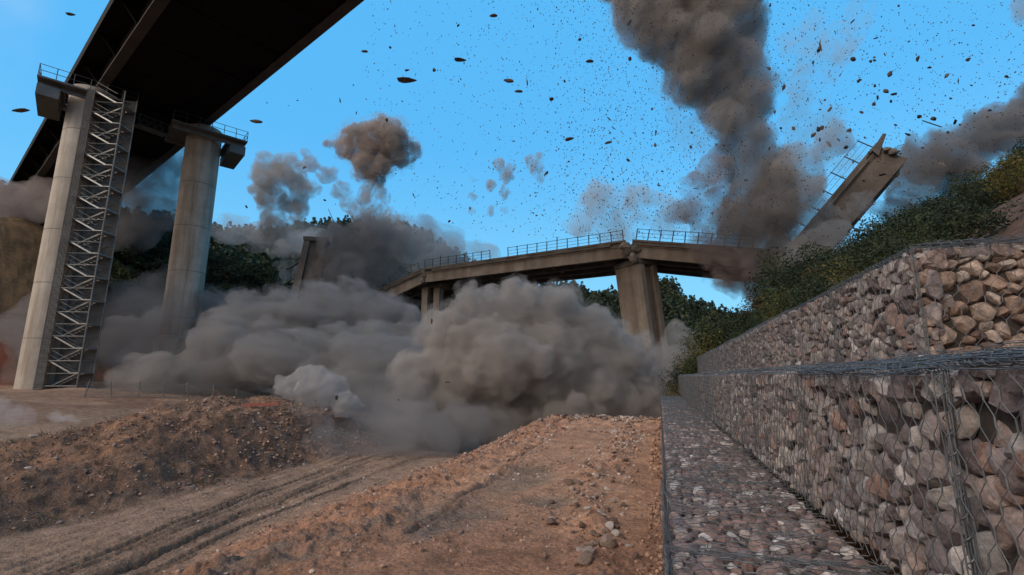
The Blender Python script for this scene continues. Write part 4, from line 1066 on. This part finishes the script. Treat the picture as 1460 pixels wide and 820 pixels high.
# ------------------------------------------------------------------ rubble on the ground
def rock_mesh(rng, sub=2, elong=1.0, name="rubble_stone"):
    D, F = ico(sub); P = D * (1, rng.uniform(.6, .95), rng.uniform(.5, .8)) * (elong, 1, 1)
    for k in range(rng.integers(5, 10)):
        n = rng.normal(size=3); n /= np.linalg.norm(n); h = (P @ n).max() * rng.uniform(.6, .9); P = P - np.clip(P @ n - h, 0, None)[:, None] * n
    P = P * (1 + .08 * fbm(P * 2 + rng.uniform(0, 50, 3), 3, 1))[:, None]
    return mesh_np(name, P, F, False, (rng.uniform(), rng.uniform(), rng.uniform()))
def build_rubble():
    rng = np.random.default_rng(77)
    ms = [rock_mesh(rng, 2) for _ in range(14)]
    for m in ms: m.materials.append(M['rubble'])
    def put(x, y, s, label, group):
        o = bpy.data.objects.new("rubble_stone", ms[rng.integers(14)]); COL.objects.link(o)
        o.location = (x, y, gz(x, y) + s * .22); o.scale = (s, s * rng.uniform(.8, 1.1), s * rng.uniform(.7, 1)); o.rotation_euler = (rng.uniform(-.4, .4), rng.uniform(-.4, .4), rng.uniform(0, 6.28))
        o["label"] = label; o["category"] = "stone"; o["group"] = group
    big = pz(868, 775, .05); put(big.x, big.y, .13, "largest purplish stone in the ridge beside the wall", "stones of the ridge beside the wall")
    for k in range(140):
        y = 3.8 + 15 * rng.uniform() ** 1.2; rx = float(np.interp(y, [3, 4, 6, 8.7, 12.7, 17, 21], [-.55, -.6, -.75, -1.4, -1.1, -1.2, -1.2]))
        put(rx + rng.normal() * .24, y, rng.uniform(.035, .09) * (1.35 if rng.random() < .2 else .9), "rough tan stone in the loose ridge running beside the gabion wall", "stones of the ridge beside the wall")
    for k in range(105):
        x = rng.uniform(-5.6, -.3); y = 20.7 + rng.normal() * .55 + (x + 3) * .05
        put(x, y, rng.uniform(.07, .17), "pale stone in the heap along the far crest of the red platform", "stones on the platform crest")
    for k in range(40):
        x = rng.uniform(-21, -12.8); y = rng.uniform(7, 21)
        put(x, y, rng.uniform(.05, .16), "brown stone scattered on the earth mound left of the track", "stones on the left mound")
    # gravel and clods: uncountable
    n = 26000; X = np.concatenate([rng.uniform(-8, -.1, 17000), rng.uniform(-22, -8, 9000)]); Y = 3.0 + 20 * rng.uniform(size=n) ** 1.1
    w = fbm2(X, Y, .8, 3, 14) + .5 * ((X > -8.2) & (X < -4.2)) + .5 * ((X > -1.9) & (X < -.6)) + .6 * (X < -13) + .8 * (Y > 19.5) - .15
    ok = w > rng.uniform(-.2, .8, n); X, Y = X[ok], Y[ok]; Z = ground_z(X, Y); n = len(X)
    D, F = ico(1); s = (.006 + .022 * rng.random(n) ** 1.6) * np.clip(Y / 9, .7, 1.6) * np.where(rng.random(n) < .08, 1.8, 1)
    V = (D[None] * (1 + .3 * rng.uniform(-1, 1, (n, len(D), 1))) * s[:, None, None] * (1, 1, .7) + np.stack([X, Y, Z + s * .2], 1)[:, None]).reshape(-1, 3)
    FF = (F[None] + (np.arange(n) * len(D))[:, None, None]).reshape(-1, 3)
    tone = np.repeat(rng.uniform(size=(n, 3)), len(D), 0)
    ob("gravel", mesh_np("gravel", V, FF, False, tone), M['rubble'], kind="stuff")
    # clods of the same earth, crumbling off the shoulder, the ridge and the mound
    n = 30000; X = np.concatenate([np.where(rng.random(17000) < .08, -.03 - .3 * rng.random(17000) ** 2, rng.uniform(-8.6, -.1, 17000)), rng.uniform(-21, -12.6, 13000)]); Y = 3.0 + 19 * rng.uniform(size=n) ** 1.15
    rx = np.interp(Y, [3, 4, 6, 8.7, 12.7, 17, 21], [-.55, -.6, -.75, -1.4, -1.1, -1.2, -1.2])
    w = fbm2(X, Y, .9, 3, 15) * .8 + .75 * sstep(-8.6, -7.6, X) * sstep(-3.6, -4.8, X) + .8 * np.exp(-((X - rx) / .45) ** 2) * (X < 0) + .6 * (X < -13) + .35 * sstep(8, 5, Y) * (X > -4) + 1.0 * (X > -.32)
    ok = w > rng.uniform(0, 1.2, n); X, Y = X[ok], Y[ok]; Z = ground_z(X, Y); n = len(X)
    s = (.008 + .045 * rng.random(n) ** 3.2) * np.clip(Y / 10, .7, 1.5)
    V = (D[None] * (1 + .35 * rng.uniform(-1, 1, (n, len(D), 1))) * s[:, None, None] * (1, 1, .75) + np.stack([X, Y, Z + s * .25], 1)[:, None]).reshape(-1, 3)
    FF = (F[None] + (np.arange(n) * len(D))[:, None, None]).reshape(-1, 3)
    ob("soil_clods", mesh_np("soil_clods", V, FF, False, np.repeat(rng.uniform(size=(n, 3)), len(D), 0)),
       stone_mat('earth_clod', [(0, (.15, .085, .06)), (.5, (.30, .18, .125)), (1, (.42, .28, .2))], False), kind="stuff")
    # stake, barrier bits, fallen fence by the tower
    o = pz(790, 592, .1); mb = MB(); mb.tube((0, 0, 0), (0.01, 0, .42), .022, 5); x = mb.build("marker_stake", M['sheet'], label="thin white stake standing in the stones of the platform crest", category="stake"); x.location = (o.x, o.y, gz(o.x, o.y))
    b0 = pf(345, 575, 20.5); b1 = pf(398, 572, 20.8); mb = MB(); z = max(gz(b0.x, b0.y), gz(b1.x, b1.y))
    mb.bar((0, 0, .02), (b1.x - b0.x, b1.y - b0.y, .1), .05, .14)
    x = mb.build("fallen_board", simple("faded_red_board", (.22, .06, .045), (.38, .16, .12), 9), label="faded red board lying on top of the left mound", category="board"); x.location = (b0.x, b0.y, z)
    r = empty("mesh_barrier", pf(120, 572, 33), "low wire mesh barrier with leaning posts in front of the stair tower", "barrier")
    o = r.location; A = []; B_ = []; a = pf(120, 566, 33); b = pf(405, 566, 36); d = b - a
    P_ = []
    for i in range(9):
        q = a + d * (i / 8); q.z = gz(q.x, q.y); P_.append(q)
        mb = MB(); mb.tube(q - o + Vector((0, 0, -.1)), q - o + Vector((rng.normal() * .2, rng.normal() * .1, 1.15)), .035, 5); mb.build("post", M['dull_galv'], r)
    for i in range(8):
        for k in range(9):
            A.append(P_[i] - o + Vector((0, 0, .05 + k * .12))); B_.append(P_[i + 1] - o + Vector((0, 0, .05 + k * .12)))
        for k in range(18):
            q = P_[i].lerp(P_[i + 1], k / 18) - o; A.append(q); B_.append(q + Vector((0, 0, 1.02)))
    V, F = wires([v[:] for v in A], [v[:] for v in B_], .011)
    ob("wire_panel", mesh_np("wire_panel", V, F), M['dull_galv'], r)
build_rubble()

# ------------------------------------------------------------------ flying debris
def build_debris():
    rng = np.random.default_rng(123)
    ms = []
    for k in range(12):
        D, F = ico(2 if k < 6 else 1); P = D * ((1, .7, .6) if k % 3 else (1.9, .6, .35))
        for q in range(8):
            n = rng.normal(size=3); n /= np.linalg.norm(n); h = (P @ n).max() * rng.uniform(.55, .9); P = P - np.clip(P @ n - h, 0, None)[:, None] * n
        m = mesh_np("debris_chunk", P, F, False); m.materials.append(M['chunk']); ms.append(m)
    g = "concrete chunks flying through the sky"
    slabs = []
    for k in range(3):
        D, F = ico(2); P = np.sign(D) * np.abs(D) ** .45 * (1, .7, .6)
        for q in range(9):
            n = np.random.default_rng(k * 50 + q).normal(size=3); n /= np.linalg.norm(n); h = (P @ n).max() * (.72 + .025 * q); P = P - np.clip(P @ n - h, 0, None)[:, None] * n
        m = mesh_np("debris_chunk", P, F, True); m.materials.append(M['grey_chunk']); slabs.append(m)
    def put(px, py, rp, f, label, sc=(1, 1, 1), mi=None, ang=None, pale=False):
        p = pf(px, py, f); a, b, c = ray(px, py); s = rp * f / b
        o = bpy.data.objects.new("debris_chunk", ms[(mi * 2 + len(label)) % 3 * 1 + 1] if pale and False else slabs[(len(label)) % 3] if pale else ms[rng.integers(12) if mi is None else mi]); COL.objects.link(o)
        o.location = p; o.scale = (s * sc[0], s * sc[1], s * sc[2])
        o.rotation_euler = (rng.uniform(0, 6), rng.uniform(0, 6), rng.uniform(0, 6)) if ang is None else (0, -ang, YAW)
        o["label"] = label; o["category"] = "debris"; o["group"] = g
    spec = [(655, 85, 17, 4, 0, "flat slab of debris in the open sky, longest of the middle ones"), (726, 115, 14, 7, 0, "thick slab of debris right of the long flat slab"), (740, 130, 12, 4, 0, "thin chip just below the thick slab in mid sky"),
            (578, 114, 27, 3, .05, "long thin bar of debris flying over the brown mushroom cloud"), (704, 22, 11, 6, 0, "grey lump near the top edge in mid sky"), (811, 198, 14, 7, .3, "tilted grey slab flying halfway above the bridge break"),
            (841, 87, 11, 6, 0, "squat grey lump left of the tall smoke column"), (366, 173, 16, 6, 0, "blurred grey slab between the tall viaduct and the mushroom cloud"), (100, 20, 12, 4, 0, "small grey slab in the sky left of the viaduct deck"),
            (520, 73, 10, 4, 0, "small grey chip just right of the viaduct deck"), (580, 100, 7, 4, .3, "small dark chip above the long thin bar"), (30, 157, 20, 3, .2, "faint thin sliver at the far left of the sky"),
            (1275, 134, 10, 5, .2, "dark pointed chunk above the upended span, largest there"), (1247, 86, 5, 5, 0, "round black lump up and left of the pointed chunk"), (1325, 96, 6, 5, 0, "black lump up and right of the pointed chunk"),
            (1388, 36, 5, 4, 0, "black lump near the top right corner"), (1435, 109, 7, 5, -.4, "dark chunk at the right edge of the sky"), (1411, 157, 6, 5, 0, "dark chunk just above the brown haze at right"), (1369, 178, 4, 6, 0, "dark drop of debris in front of the brown haze"),
            (934, 206, 4, 11, .1, "upright dark splinter left of the smoke column"), (1064, 257, 6, 5, 0, "black chunk in front of the dark smoke base"), (1044, 188, 5, 4, -.4, "black chip at the waist of the smoke column"),
            (1097, 98, 5, 8, -.3, "dark chunk at the right side of the smoke column"), (1281, 8, 4, 6, .2, "dark chunk at the top of the sky right of the column"), (1032, 207, 4, 6, 0, "dark lump at the left flank of the smoke column"), (868, 203, 11, 5, .3, "thin grey chip left of the upright splinter"),
            (1167, 299, 5, 5, 0, "black chunk left of the broken railing"), (1284, 219, 5, 4, .3, "small black chunk beside the tip of the upended span"), (638, 545, 8, 4, 0, "dark chunk in front of the large dust cloud"), (500, 640, 5, 5, 0, "dark clod flying over the track")]
    for px, py, a, b, an, lab in spec:
        put(px, py, 1.0, 14 + 14 * rng.random(), lab, (a * .66, a * .4, b * .62), int(rng.choice([1, 2, 4, 5])), an)
    n = 0
    while n < 268:
        u = rng.random()
        if u < .48: px, py = (rng.uniform(1090, 1460), rng.uniform(-5, 300)) if rng.random() < .6 else (1230 + rng.normal() * 90, 150 + rng.normal() * 70)
        elif u < .75: px, py = rng.uniform(760, 1040), rng.uniform(0, 310)
        elif u < .9: px, py = rng.uniform(480, 800), rng.uniform(0, 330)
        elif u < .95: px, py = rng.uniform(420, 930), rng.uniform(420, 660)
        else: px, py = rng.uniform(340, 560), rng.uniform(40, 360)
        if py > 300 and px > 1000: continue
        if px < 512 - 1.14 * py + 8: continue
        r = 1.3 + (4.4 if px > 1090 else 3.2) * rng.random() ** 2.4
        side = "right of the smoke column" if px > 1090 else ("just left of the smoke column" if px > 800 else ("over the low dust" if py > 415 else "high over the old bridge"))
        put(px, py, r, rng.uniform(16, 38), "small dark concrete fragment flying %s" % side, (1, 1, rng.uniform(.5, 1)))
        n += 1
    # finer spray: uncountable
    n = 7500; u = rng.random(n)
    px = np.where(u < .55, rng.normal(930, 110, n), np.where(u < .85, rng.uniform(1090, 1460, n), rng.uniform(520, 900, n))); py = rng.uniform(-20, 340, n)
    ok = (px > 512 - 1.14 * py + 8) & (px < 1480); px, py = px[ok], py[ok]; n = len(px); f = rng.uniform(22, 42, n)
    dx = px - 730; dy = 410 - py; b = F_PX * CT - dy * ST; c = dy * CT + F_PX * ST; t = f / b; cc = dx * t
    P = np.stack([cc * CPS - f * SPS, cc * SPS + f * CPS, c * t + EYE], 1)
    s = (rng.uniform(.3, 1.05, n) * t)[:, None, None]
    T = np.array([(1, 1, 1), (1, -1, -1), (-1, 1, -1), (-1, -1, 1)]) * .8
    V = (T[None] * rng.uniform(.4, 1.3, (n, 4, 1)) * s * (1, 1, 1.3) + P[:, None]).reshape(-1, 3)
    F = (np.array([(0, 1, 2), (0, 3, 1), (0, 2, 3), (1, 3, 2)])[None] + (np.arange(n) * 4)[:, None, None]).reshape(-1, 3)
    ob("debris", mesh_np("debris", V, F), M['chunk'], kind="stuff")
build_debris()

# ------------------------------------------------------------------ smoke and dust
def smoke_mat(name, color, density, aniso=0.0, hetero=None, skin=0.0, step=0.22):
    m = bpy.data.materials.new(name); m.use_nodes = True
    nt = m.node_tree; nt.nodes.clear()
    out = nt.nodes.new("ShaderNodeOutputMaterial")
    pv = nt.nodes.new("ShaderNodeVolumePrincipled")
    pv.inputs['Color'].default_value = (*color, 1); pv.inputs['Density'].default_value = density
    pv.inputs['Anisotropy'].default_value = aniso
    pv.inputs['Density Attribute'].default_value = ""; pv.inputs['Temperature Attribute'].default_value = ""
    nt.links.new(pv.outputs[0], out.inputs['Volume'])
    if skin:                              # a little of the light stops at the dust skin itself
        tr = nt.nodes.new("ShaderNodeBsdfTransparent"); df = nt.nodes.new("ShaderNodeBsdfDiffuse"); df.inputs[0].default_value = (*color, 1)
        ms = nt.nodes.new("ShaderNodeMixShader"); ms.inputs[0].default_value = skin
        nt.links.new(tr.outputs[0], ms.inputs[1]); nt.links.new(df.outputs[0], ms.inputs[2]); nt.links.new(ms.outputs[0], out.inputs['Surface'])
    if hetero:
        sc, lo, hi = hetero[:3]
        t = nt.nodes.new("ShaderNodeNewGeometry").outputs['Position']
        mp = nt.nodes.new("ShaderNodeMapping"); mp.vector_type = 'TEXTURE'; mp.inputs['Scale'].default_value = hetero[3] if len(hetero) > 3 else (1, 1, 1)
        mp.inputs['Rotation'].default_value = (0.2, 0.35, YAW); nt.links.new(t, mp.inputs[0])
        f = noise(nt, mp.outputs[0], sc, 4, 0.65, 0.8)
        r = nt.nodes.new("ShaderNodeMapRange"); r.interpolation_type = 'SMOOTHSTEP'; r.inputs[1].default_value = lo; r.inputs[2].default_value = hi
        r.inputs[3].default_value = 0.0; r.inputs[4].default_value = density
        nt.links.new(f, r.inputs[0]); nt.links.new(r.outputs[0], pv.inputs['Density'])
    if hetero: m.cycles.volume_step_rate = step
    return m
_ico = {}
def ico(sub):
    if sub not in _ico:
        import bmesh
        bm = bmesh.new(); bmesh.ops.create_icosphere(bm, subdivisions=sub, radius=1)
        _ico[sub] = (np.array([v.co[:] for v in bm.verts]), np.array([[v.index for v in f.verts] for f in bm.faces])); bm.free()
    return _ico[sub]
def smoke(name, balls, mat, label, voxel, seed=0, puffs=9, levels=2, shrink=0.42, wav=0.25, stretch=None, group=None, cat='smoke cloud', halo=None):
    """balls: (centre, radius). Each ball sprouts smaller billows, which are merged to one closed skin round the dust."""
    rng = np.random.default_rng(seed)
    S = [(np.array(c), r) for c, r in balls]; cur = list(S)
    for lv in range(levels):
        nxt = []
        for c, r in cur:
            for k in range(puffs if lv == 0 else max(3, puffs // 2)):
                d = rng.normal(size=3); d[2] += 0.25; d /= np.linalg.norm(d)
                rr = r * shrink * rng.uniform(0.65, 1.2)
                if rr < voxel * 1.2: continue
                nxt.append((c + d * (r * rng.uniform(0.82, 1.0)), rr))
        S += nxt; cur = nxt
    v, f = ico(2); V = []; Fc = []; n = 0
    for c, r in S:
        s = np.array([1, 1, 1]) if stretch is None else np.array(stretch)
        V.append(v * r * s + c); Fc.append(f + n); n += len(v)
    V = np.concatenate(V); cen = V.mean(0)
    me = mesh_np(name, V - cen, np.concatenate(Fc), True)
    o = ob(name, me, mat, label=label, category=cat)
    if group: o["group"] = group
    o.location = cen
    if halo:
        hm = mesh_np("thin_edge", (V - cen), np.concatenate(Fc), True)
        h = ob("thin_edge", hm, halo, o)
        m = h.modifiers.new("merge", 'REMESH'); m.mode = 'VOXEL'; m.voxel_size = voxel * 1.5; m.use_smooth_shade = True
        tx = bpy.data.textures.new(name + "_swell", 'CLOUDS'); tx.noise_scale = wav * 4; tx.noise_depth = 4
        d = h.modifiers.new("swell", 'DISPLACE'); d.texture = tx; d.texture_coords = 'GLOBAL'; d.strength = wav * 5; d.mid_level = 0.25
    m = o.modifiers.new("merge", 'REMESH'); m.mode = 'VOXEL'; m.voxel_size = voxel; m.use_smooth_shade = True
    for i, (sz, st) in enumerate(((wav * 7, wav * 1.7), (wav * 2.4, wav * 1.0), (wav * .8, wav * .3))):
        tx = bpy.data.textures.new(name + "_billow", 'CLOUDS'); tx.noise_scale = sz; tx.noise_depth = 5; tx.noise_basis = 'BLENDER_ORIGINAL'
        d = o.modifiers.new("billow", 'DISPLACE'); d.texture = tx; d.texture_coords = 'GLOBAL'; d.strength = st * 2; d.mid_level = 0.5
    return o
def B(px, py, rp, f, jit=0.0):
    """a ball seen at a pixel, rp pixels wide in radius, f metres ahead"""
    a, b, c = ray(px, py); p = pf(px, py, f)
    depth = f / b * F_PX
    return (tuple(p), rp * depth / F_PX)
def path(pts, f, n=1, seed=1, depthj=0.5):
    rng = np.random.default_rng(seed); out = []
    for i in range(len(pts)):
        q = pts[i]; ff = f if len(q) < 4 else q[3]
        c, r = B(q[0], q[1], q[2], ff)
        out.append((c, r))
        for k in range(n):
            j = rng.normal(size=3) * r * 0.6; j[2] *= 0.5
            out.append((tuple(np.array(c) + j), r * rng.uniform(0.5, 0.8)))
    return out
C_BR = (0.58, 0.545, 0.52); C_DK = (0.36, 0.34, 0.335); C_GR = (0.42, 0.41, 0.415); C_LT = (0.58, 0.57, 0.57)
def HM(name, col, d, st=(1, 1, 1.6)): return smoke_mat(name + "_edge", col, d * 2.6, hetero=(0.9, 0.42, 0.72, st))
G = "smoke columns and dust clouds of the blast"
def P_(pts, f, n=1, seed=1): return path(pts, f, n, seed)
# tall column on the right
smoke("smoke_column", P_([(1095,425,26),(1088,398,36),(1075,360,50),(1060,330,40),(1082,300,50),(1082,262,42),(1072,228,36),(1062,192,32),(1050,150,42),(1042,104,50),(990,92,44),(1005,48,56),(1050,34,42),(945,44,42),(905,20,34),(965,-20,60),(1035,-30,60),(885,-50,50)], 41, 1, 2),
      smoke_mat("column_smoke", (.41,.38,.365), 0.85, hetero=(0.5, 0.32, 0.66, (1, 1, 2.2)), skin=.02, step=.12), "tall dark brown smoke column widening upwards past the top edge", 0.3, 2, group=G, cat='smoke', halo=HM('column', (.45,.42,.40), .26, (1, 1, 2.4)))
smoke("smoke_plume", P_([(1125,235,34),(1150,245,24),(1120,290,50),(1150,320,34),(1175,345,28),(1130,350,40),(1190,320,22),(1150,370,34,37),(1190,330,22,36.5),(1170,350,26,36.5),(1225,290,18,36.5)], 40, 1, 3), smoke_mat("plume_smoke", C_BR, 0.8, hetero=(.5, .36, .64)), "lighter brown plume bulging right from the column towards the upended span", 0.3, 3, group=G, cat='smoke')
smoke("smoke_plume", P_([(1020,250,26),(1000,262,22),(1025,300,34),(1000,300,24),(975,300,18),(1010,340,26),(1040,390,30),(1020,370,24)], 42, 1, 4), smoke_mat("plume_smoke_left", (0.5,.43,.42), 0.8, hetero=(.5, .38, .64)), "pinkish brown plume left of the dark column base", 0.28, 4, group=G, cat='smoke')
# big dust cloud under the bridge
smoke("dust_cloud", P_([(648,540,62),(640,475,38),(690,450,40),(742,440,38),(795,445,38),(845,475,40),(890,512,38),(905,560,34),(700,520,70),(780,520,75),(850,550,60),(640,590,50),(720,590,50),(800,590,50),(870,595,40)], 30, 1, 5),
      smoke_mat("big_dust", C_BR, 1.5, hetero=(0.8, 0.32, 0.62, (1.5, 1.5, 1)), skin=.03), "largest rolling dust cloud boiling up under the old bridge", 0.14, 5, group=G, puffs=12, shrink=.36, cat='dust cloud', halo=HM('big_dust', C_BR, .22))
smoke("dust_cloud", P_([(950,520,34),(975,500,24),(940,560,30),(965,480,20),(985,480,12),(930,590,24)], 36, 1, 6), smoke_mat("thin_dust", C_BR, 0.8, hetero=(.6, .36, .62)), "thin grey dust between the leaning pier and the bushes", 0.22, 6, group=G, cat='dust cloud')
# low bank from the left
bank = [(160,500,30,56),(215,480,34,56),(250,470,34,56),(270,520,36,55),(310,485,42,54),(330,530,30,44),(350,465,44,47),(400,450,42,48),(450,450,46,48),(500,440,38,48),(545,450,36,48),(585,480,34,47),(330,520,50,42),(420,510,60,40),(500,520,60,40),(560,520,60,38),(300,430,24,52),(350,440,26,52),(250,540,40,40),(600,540,46,36),(480,560,46,34)]
smoke("dust_bank", P_(bank, 45, 1, 7), smoke_mat("bank_dust", (.42,.405,.40), 0.75, hetero=(0.5, 0.36, 0.62, (3, 3, 1)), skin=.02, step=.12), "low grey bank of dust rolling across the valley to the stained pier", 0.24, 7, group=G, puffs=11, shrink=.36, stretch=(1.4, 1.4, .72), cat='dust cloud', halo=HM('bank', C_GR, .10))
smoke("dust_puff", P_([(437,543,20),(424,556,14),(462,560,22),(490,578,18),(452,536,14),(440,572,15),(448,552,22),(470,548,16)], 24, 1, 8), smoke_mat("pale_puff", C_LT, 1.0, skin=.1), "small pale rounded puff in front of the grey bank", 0.085, 8, group=G, puffs=16, shrink=.34, cat='dust cloud', wav=.2, halo=HM('puff', C_LT, .15))
smoke("ground_dust", P_([(480,620,36,20),(540,620,48,21),(600,625,48,22),(660,610,40,24),(560,590,50,26),(700,595,30,26),(430,610,34,22)], 22, 1, 9), smoke_mat("ground_dust", C_GR, 0.45, hetero=(.5, .34, .64, (2.2, 2.2, 1))), "thin grey-green dust sinking onto the track in front of the big cloud", 0.22, 9, group=G, stretch=(1.3, 1.3, .8), cat='dust cloud')
# left middle
smoke("smoke_column", P_([(500,420,44),(495,380,40),(480,350,30),(520,350,40),(540,330,28),(560,370,34),(530,390,40),(460,400,26),(600,345,22),(570,340,26)], 62, 1, 10), smoke_mat("mid_smoke", C_DK, 0.5, hetero=(0.35, 0.36, 0.62)), "brown smoke rising behind the left end of the old bridge", 0.4, 10, group=G, cat='smoke')
smoke("mushroom_cloud", P_([(535,205,34),(505,205,24),(565,215,26),(585,215,14),(530,235,26),(550,190,14),(480,203,9),(525,192,16)], 70, 1, 11), smoke_mat("mushroom_smoke", (0.5,.42,.38), 1.3, hetero=(0.7, .38, .6), skin=.03), "brown mushroom shaped puff high over the left ridge", 0.2, 11, group=G, puffs=16, levels=2, shrink=.36, cat='smoke', wav=.5, halo=HM('mushroom', (.56,.47,.42), .12))
smoke("smoke_trail", P_([(530,262,14),(520,285,14),(545,280,12),(535,310,14),(555,310,12),(515,310,10),(560,335,16),(530,335,16)], 70, 1, 12), smoke_mat("trail_smoke", (0.6,.54,.5), 1.3, hetero=(.8, .42, .66, (1, 1, 3))), "ragged pale trails falling from the mushroom puff", 0.3, 12, group=G, cat='smoke', stretch=(.7,.7,1.5))
smoke("smoke_trail", P_([(440,235,13),(465,250,14),(485,272,14),(500,292,14),(515,312,14),(530,330,14)], 68, 1, 13), smoke_mat("arc_smoke", (0.52,.46,.43), 0.8, hetero=(.6, .38, .64)), "curved brown trail leaning from the left cloud down to the bridge", 0.28, 13, group=G, cat='smoke')
smoke("smoke_cloud", P_([(385,250,26),(410,245,26),(375,275,18),(395,290,22),(390,320,22),(425,270,20),(428,300,12),(422,320,12)], 72, 1, 14), smoke_mat("left_smoke", (0.52,.48,.45), 0.85, hetero=(.5, .38, .62)), "grey-brown cloud standing over the near left hill", 0.33, 14, group=G, cat='smoke')
smoke("smoke_veil", P_([(330,330,24),(380,335,26),(430,345,30),(410,385,18),(600,350,36),(640,360,30),(680,365,22),(560,330,30)], 80, 1, 15), smoke_mat("veil_smoke", (0.62,.6,.59), 0.3, hetero=(.22, .34, .66, (1.6, 1.6, 1))), "pale grey veil of dust hanging over the left ridge", 0.5, 15, group=G, cat='smoke', stretch=(1.3,1.3,.8))
smoke("smoke_veil", P_([(180,240,40),(220,230,36),(200,280,44),(170,300,40),(230,290,34),(190,330,34),(240,250,24)], 62, 1, 16), smoke_mat("pier_smoke", C_DK, 0.55, hetero=(.2, .34, .64)), "dark smoke filling the gap between the two tall piers", 0.5, 16, group=G, cat='smoke')
smoke("smoke_veil", P_([(20,290,30),(60,285,28),(0,275,20),(90,300,24),(40,270,12)], 62, 1, 17), smoke_mat("far_left_smoke", (0.5,.44,.43), 0.3), "pinkish brown dust above the left hill under the viaduct", 0.4, 17, group=G, cat='smoke')
# behind the bridge and right hill
smoke("smoke_veil", P_([(860,295,36),(900,290,32),(840,310,28),(880,320,34),(930,300,26),(960,310,28),(820,320,18)], 62, 1, 18), smoke_mat("behind_smoke", (0.66,.61,.57), 0.3, hetero=(.35, .38, .68)), "thin tan haze of smoke behind the break in the bridge", 0.45, 18, group=G, cat='smoke')
smoke("smoke_cloud", P_([(1340,215,34),(1320,240,34),(1300,270,32),(1380,210,32),(1420,195,34),(1460,180,40),(1500,150,50),(1280,300,24),(1350,250,34),(1335,200,20),(1312,205,22),(1290,235,24)], 43, 1, 19), smoke_mat("hill_smoke", C_DK, 1.0, hetero=(.4, .36, .62, (1.8, 1.8, 1))), "brown smoke spilling over the right hillside to the frame edge", 0.33, 19, group=G, cat='smoke')
smoke("smoke_veil", P_([(1160,120,34),(1150,160,30),(1180,100,26),(1170,190,30),(1140,80,22),(1190,230,30),(1240,250,26),(1150,60,34),(1200,60,30),(1130,200,30)], 50, 1, 20), smoke_mat("tan_veil", (0.66,.6,.52), 0.2, hetero=(.4, .42, .7)), "faint tan veil in the sky right of the tall column", 0.5, 20, group=G, cat='smoke')
smoke("smoke_puff", P_([(1462,15,14),(1470,0,20),(1450,5,8)], 40, 1, 21), smoke_mat("corner_smoke", (0.6,.5,.42), 0.3), "brown wisp at the top right corner of the sky", 0.2, 21, group=G, cat='smoke')
for i, (pts, lab) in enumerate([([(672,255,5),(675,280,6),(672,300,5)], "leftmost thin wisp rising behind the bridge railing"), ([(712,235,9),(722,250,10),(700,265,8),(718,275,8),(700,300,6),(722,300,5)], "forked grey wisp behind the long span"), ([(762,240,11),(768,225,7),(772,252,8)], "small rounded brown wisp right of the forked one")]):
    smoke("smoke_wisp", P_(pts, 66, 2, 30 + i), smoke_mat("wisp_smoke_%s" % "abc"[i], (0.55,.5,.46), 1.2, hetero=(.8, .36, .62, (1, 1, 3.5))), lab, 0.2, 30 + i, group=G, cat='smoke', stretch=(.7, .7, 1.5))
for i, (pts, f, lab) in enumerate([([(0,590,22),(30,595,16),(-30,585,24)], 17, "pale dust puff low at the left edge"), ([(80,595,9),(98,597,9),(110,600,5)], 17.5, "tiny white puff of dust on the sandy ground at left")]):
    smoke("dust_puff", P_(pts, f, 2, 40 + i), smoke_mat("low_puff_%s" % "ab"[i], (.75,.72,.75), 0.35 if i == 0 else .9), lab, 0.06, 40 + i, group=G, cat='dust cloud', wav=.1)

smoke("smoke_veil", P_([(60,470,40),(110,500,44),(170,470,46),(220,440,44),(150,530,40),(220,520,44),(60,540,30)], 47, 1, 50), smoke_mat("base_veil", C_GR, 0.22, hetero=(0.25, 0.34, 0.64, (2, 2, 1))), "dark dust veil round the feet of the two tall piers", 0.4, 50, group=G, cat='smoke', stretch=(1.4, 1.4, .8))

smoke("smoke_veil", P_([(985,150,34),(960,130,26),(1000,200,34),(1010,240,26),(940,120,22),(1020,180,24),(980,180,26)], 43, 1, 51), smoke_mat("spray_veil", (.5,.5,.5), 0.10, hetero=(0.6, 0.38, 0.66, (1, 1, 2))), "thin grey spray hanging left of the waist of the tall column", 0.35, 51, group=G, cat='smoke', stretch=(.9, .9, 1.3))
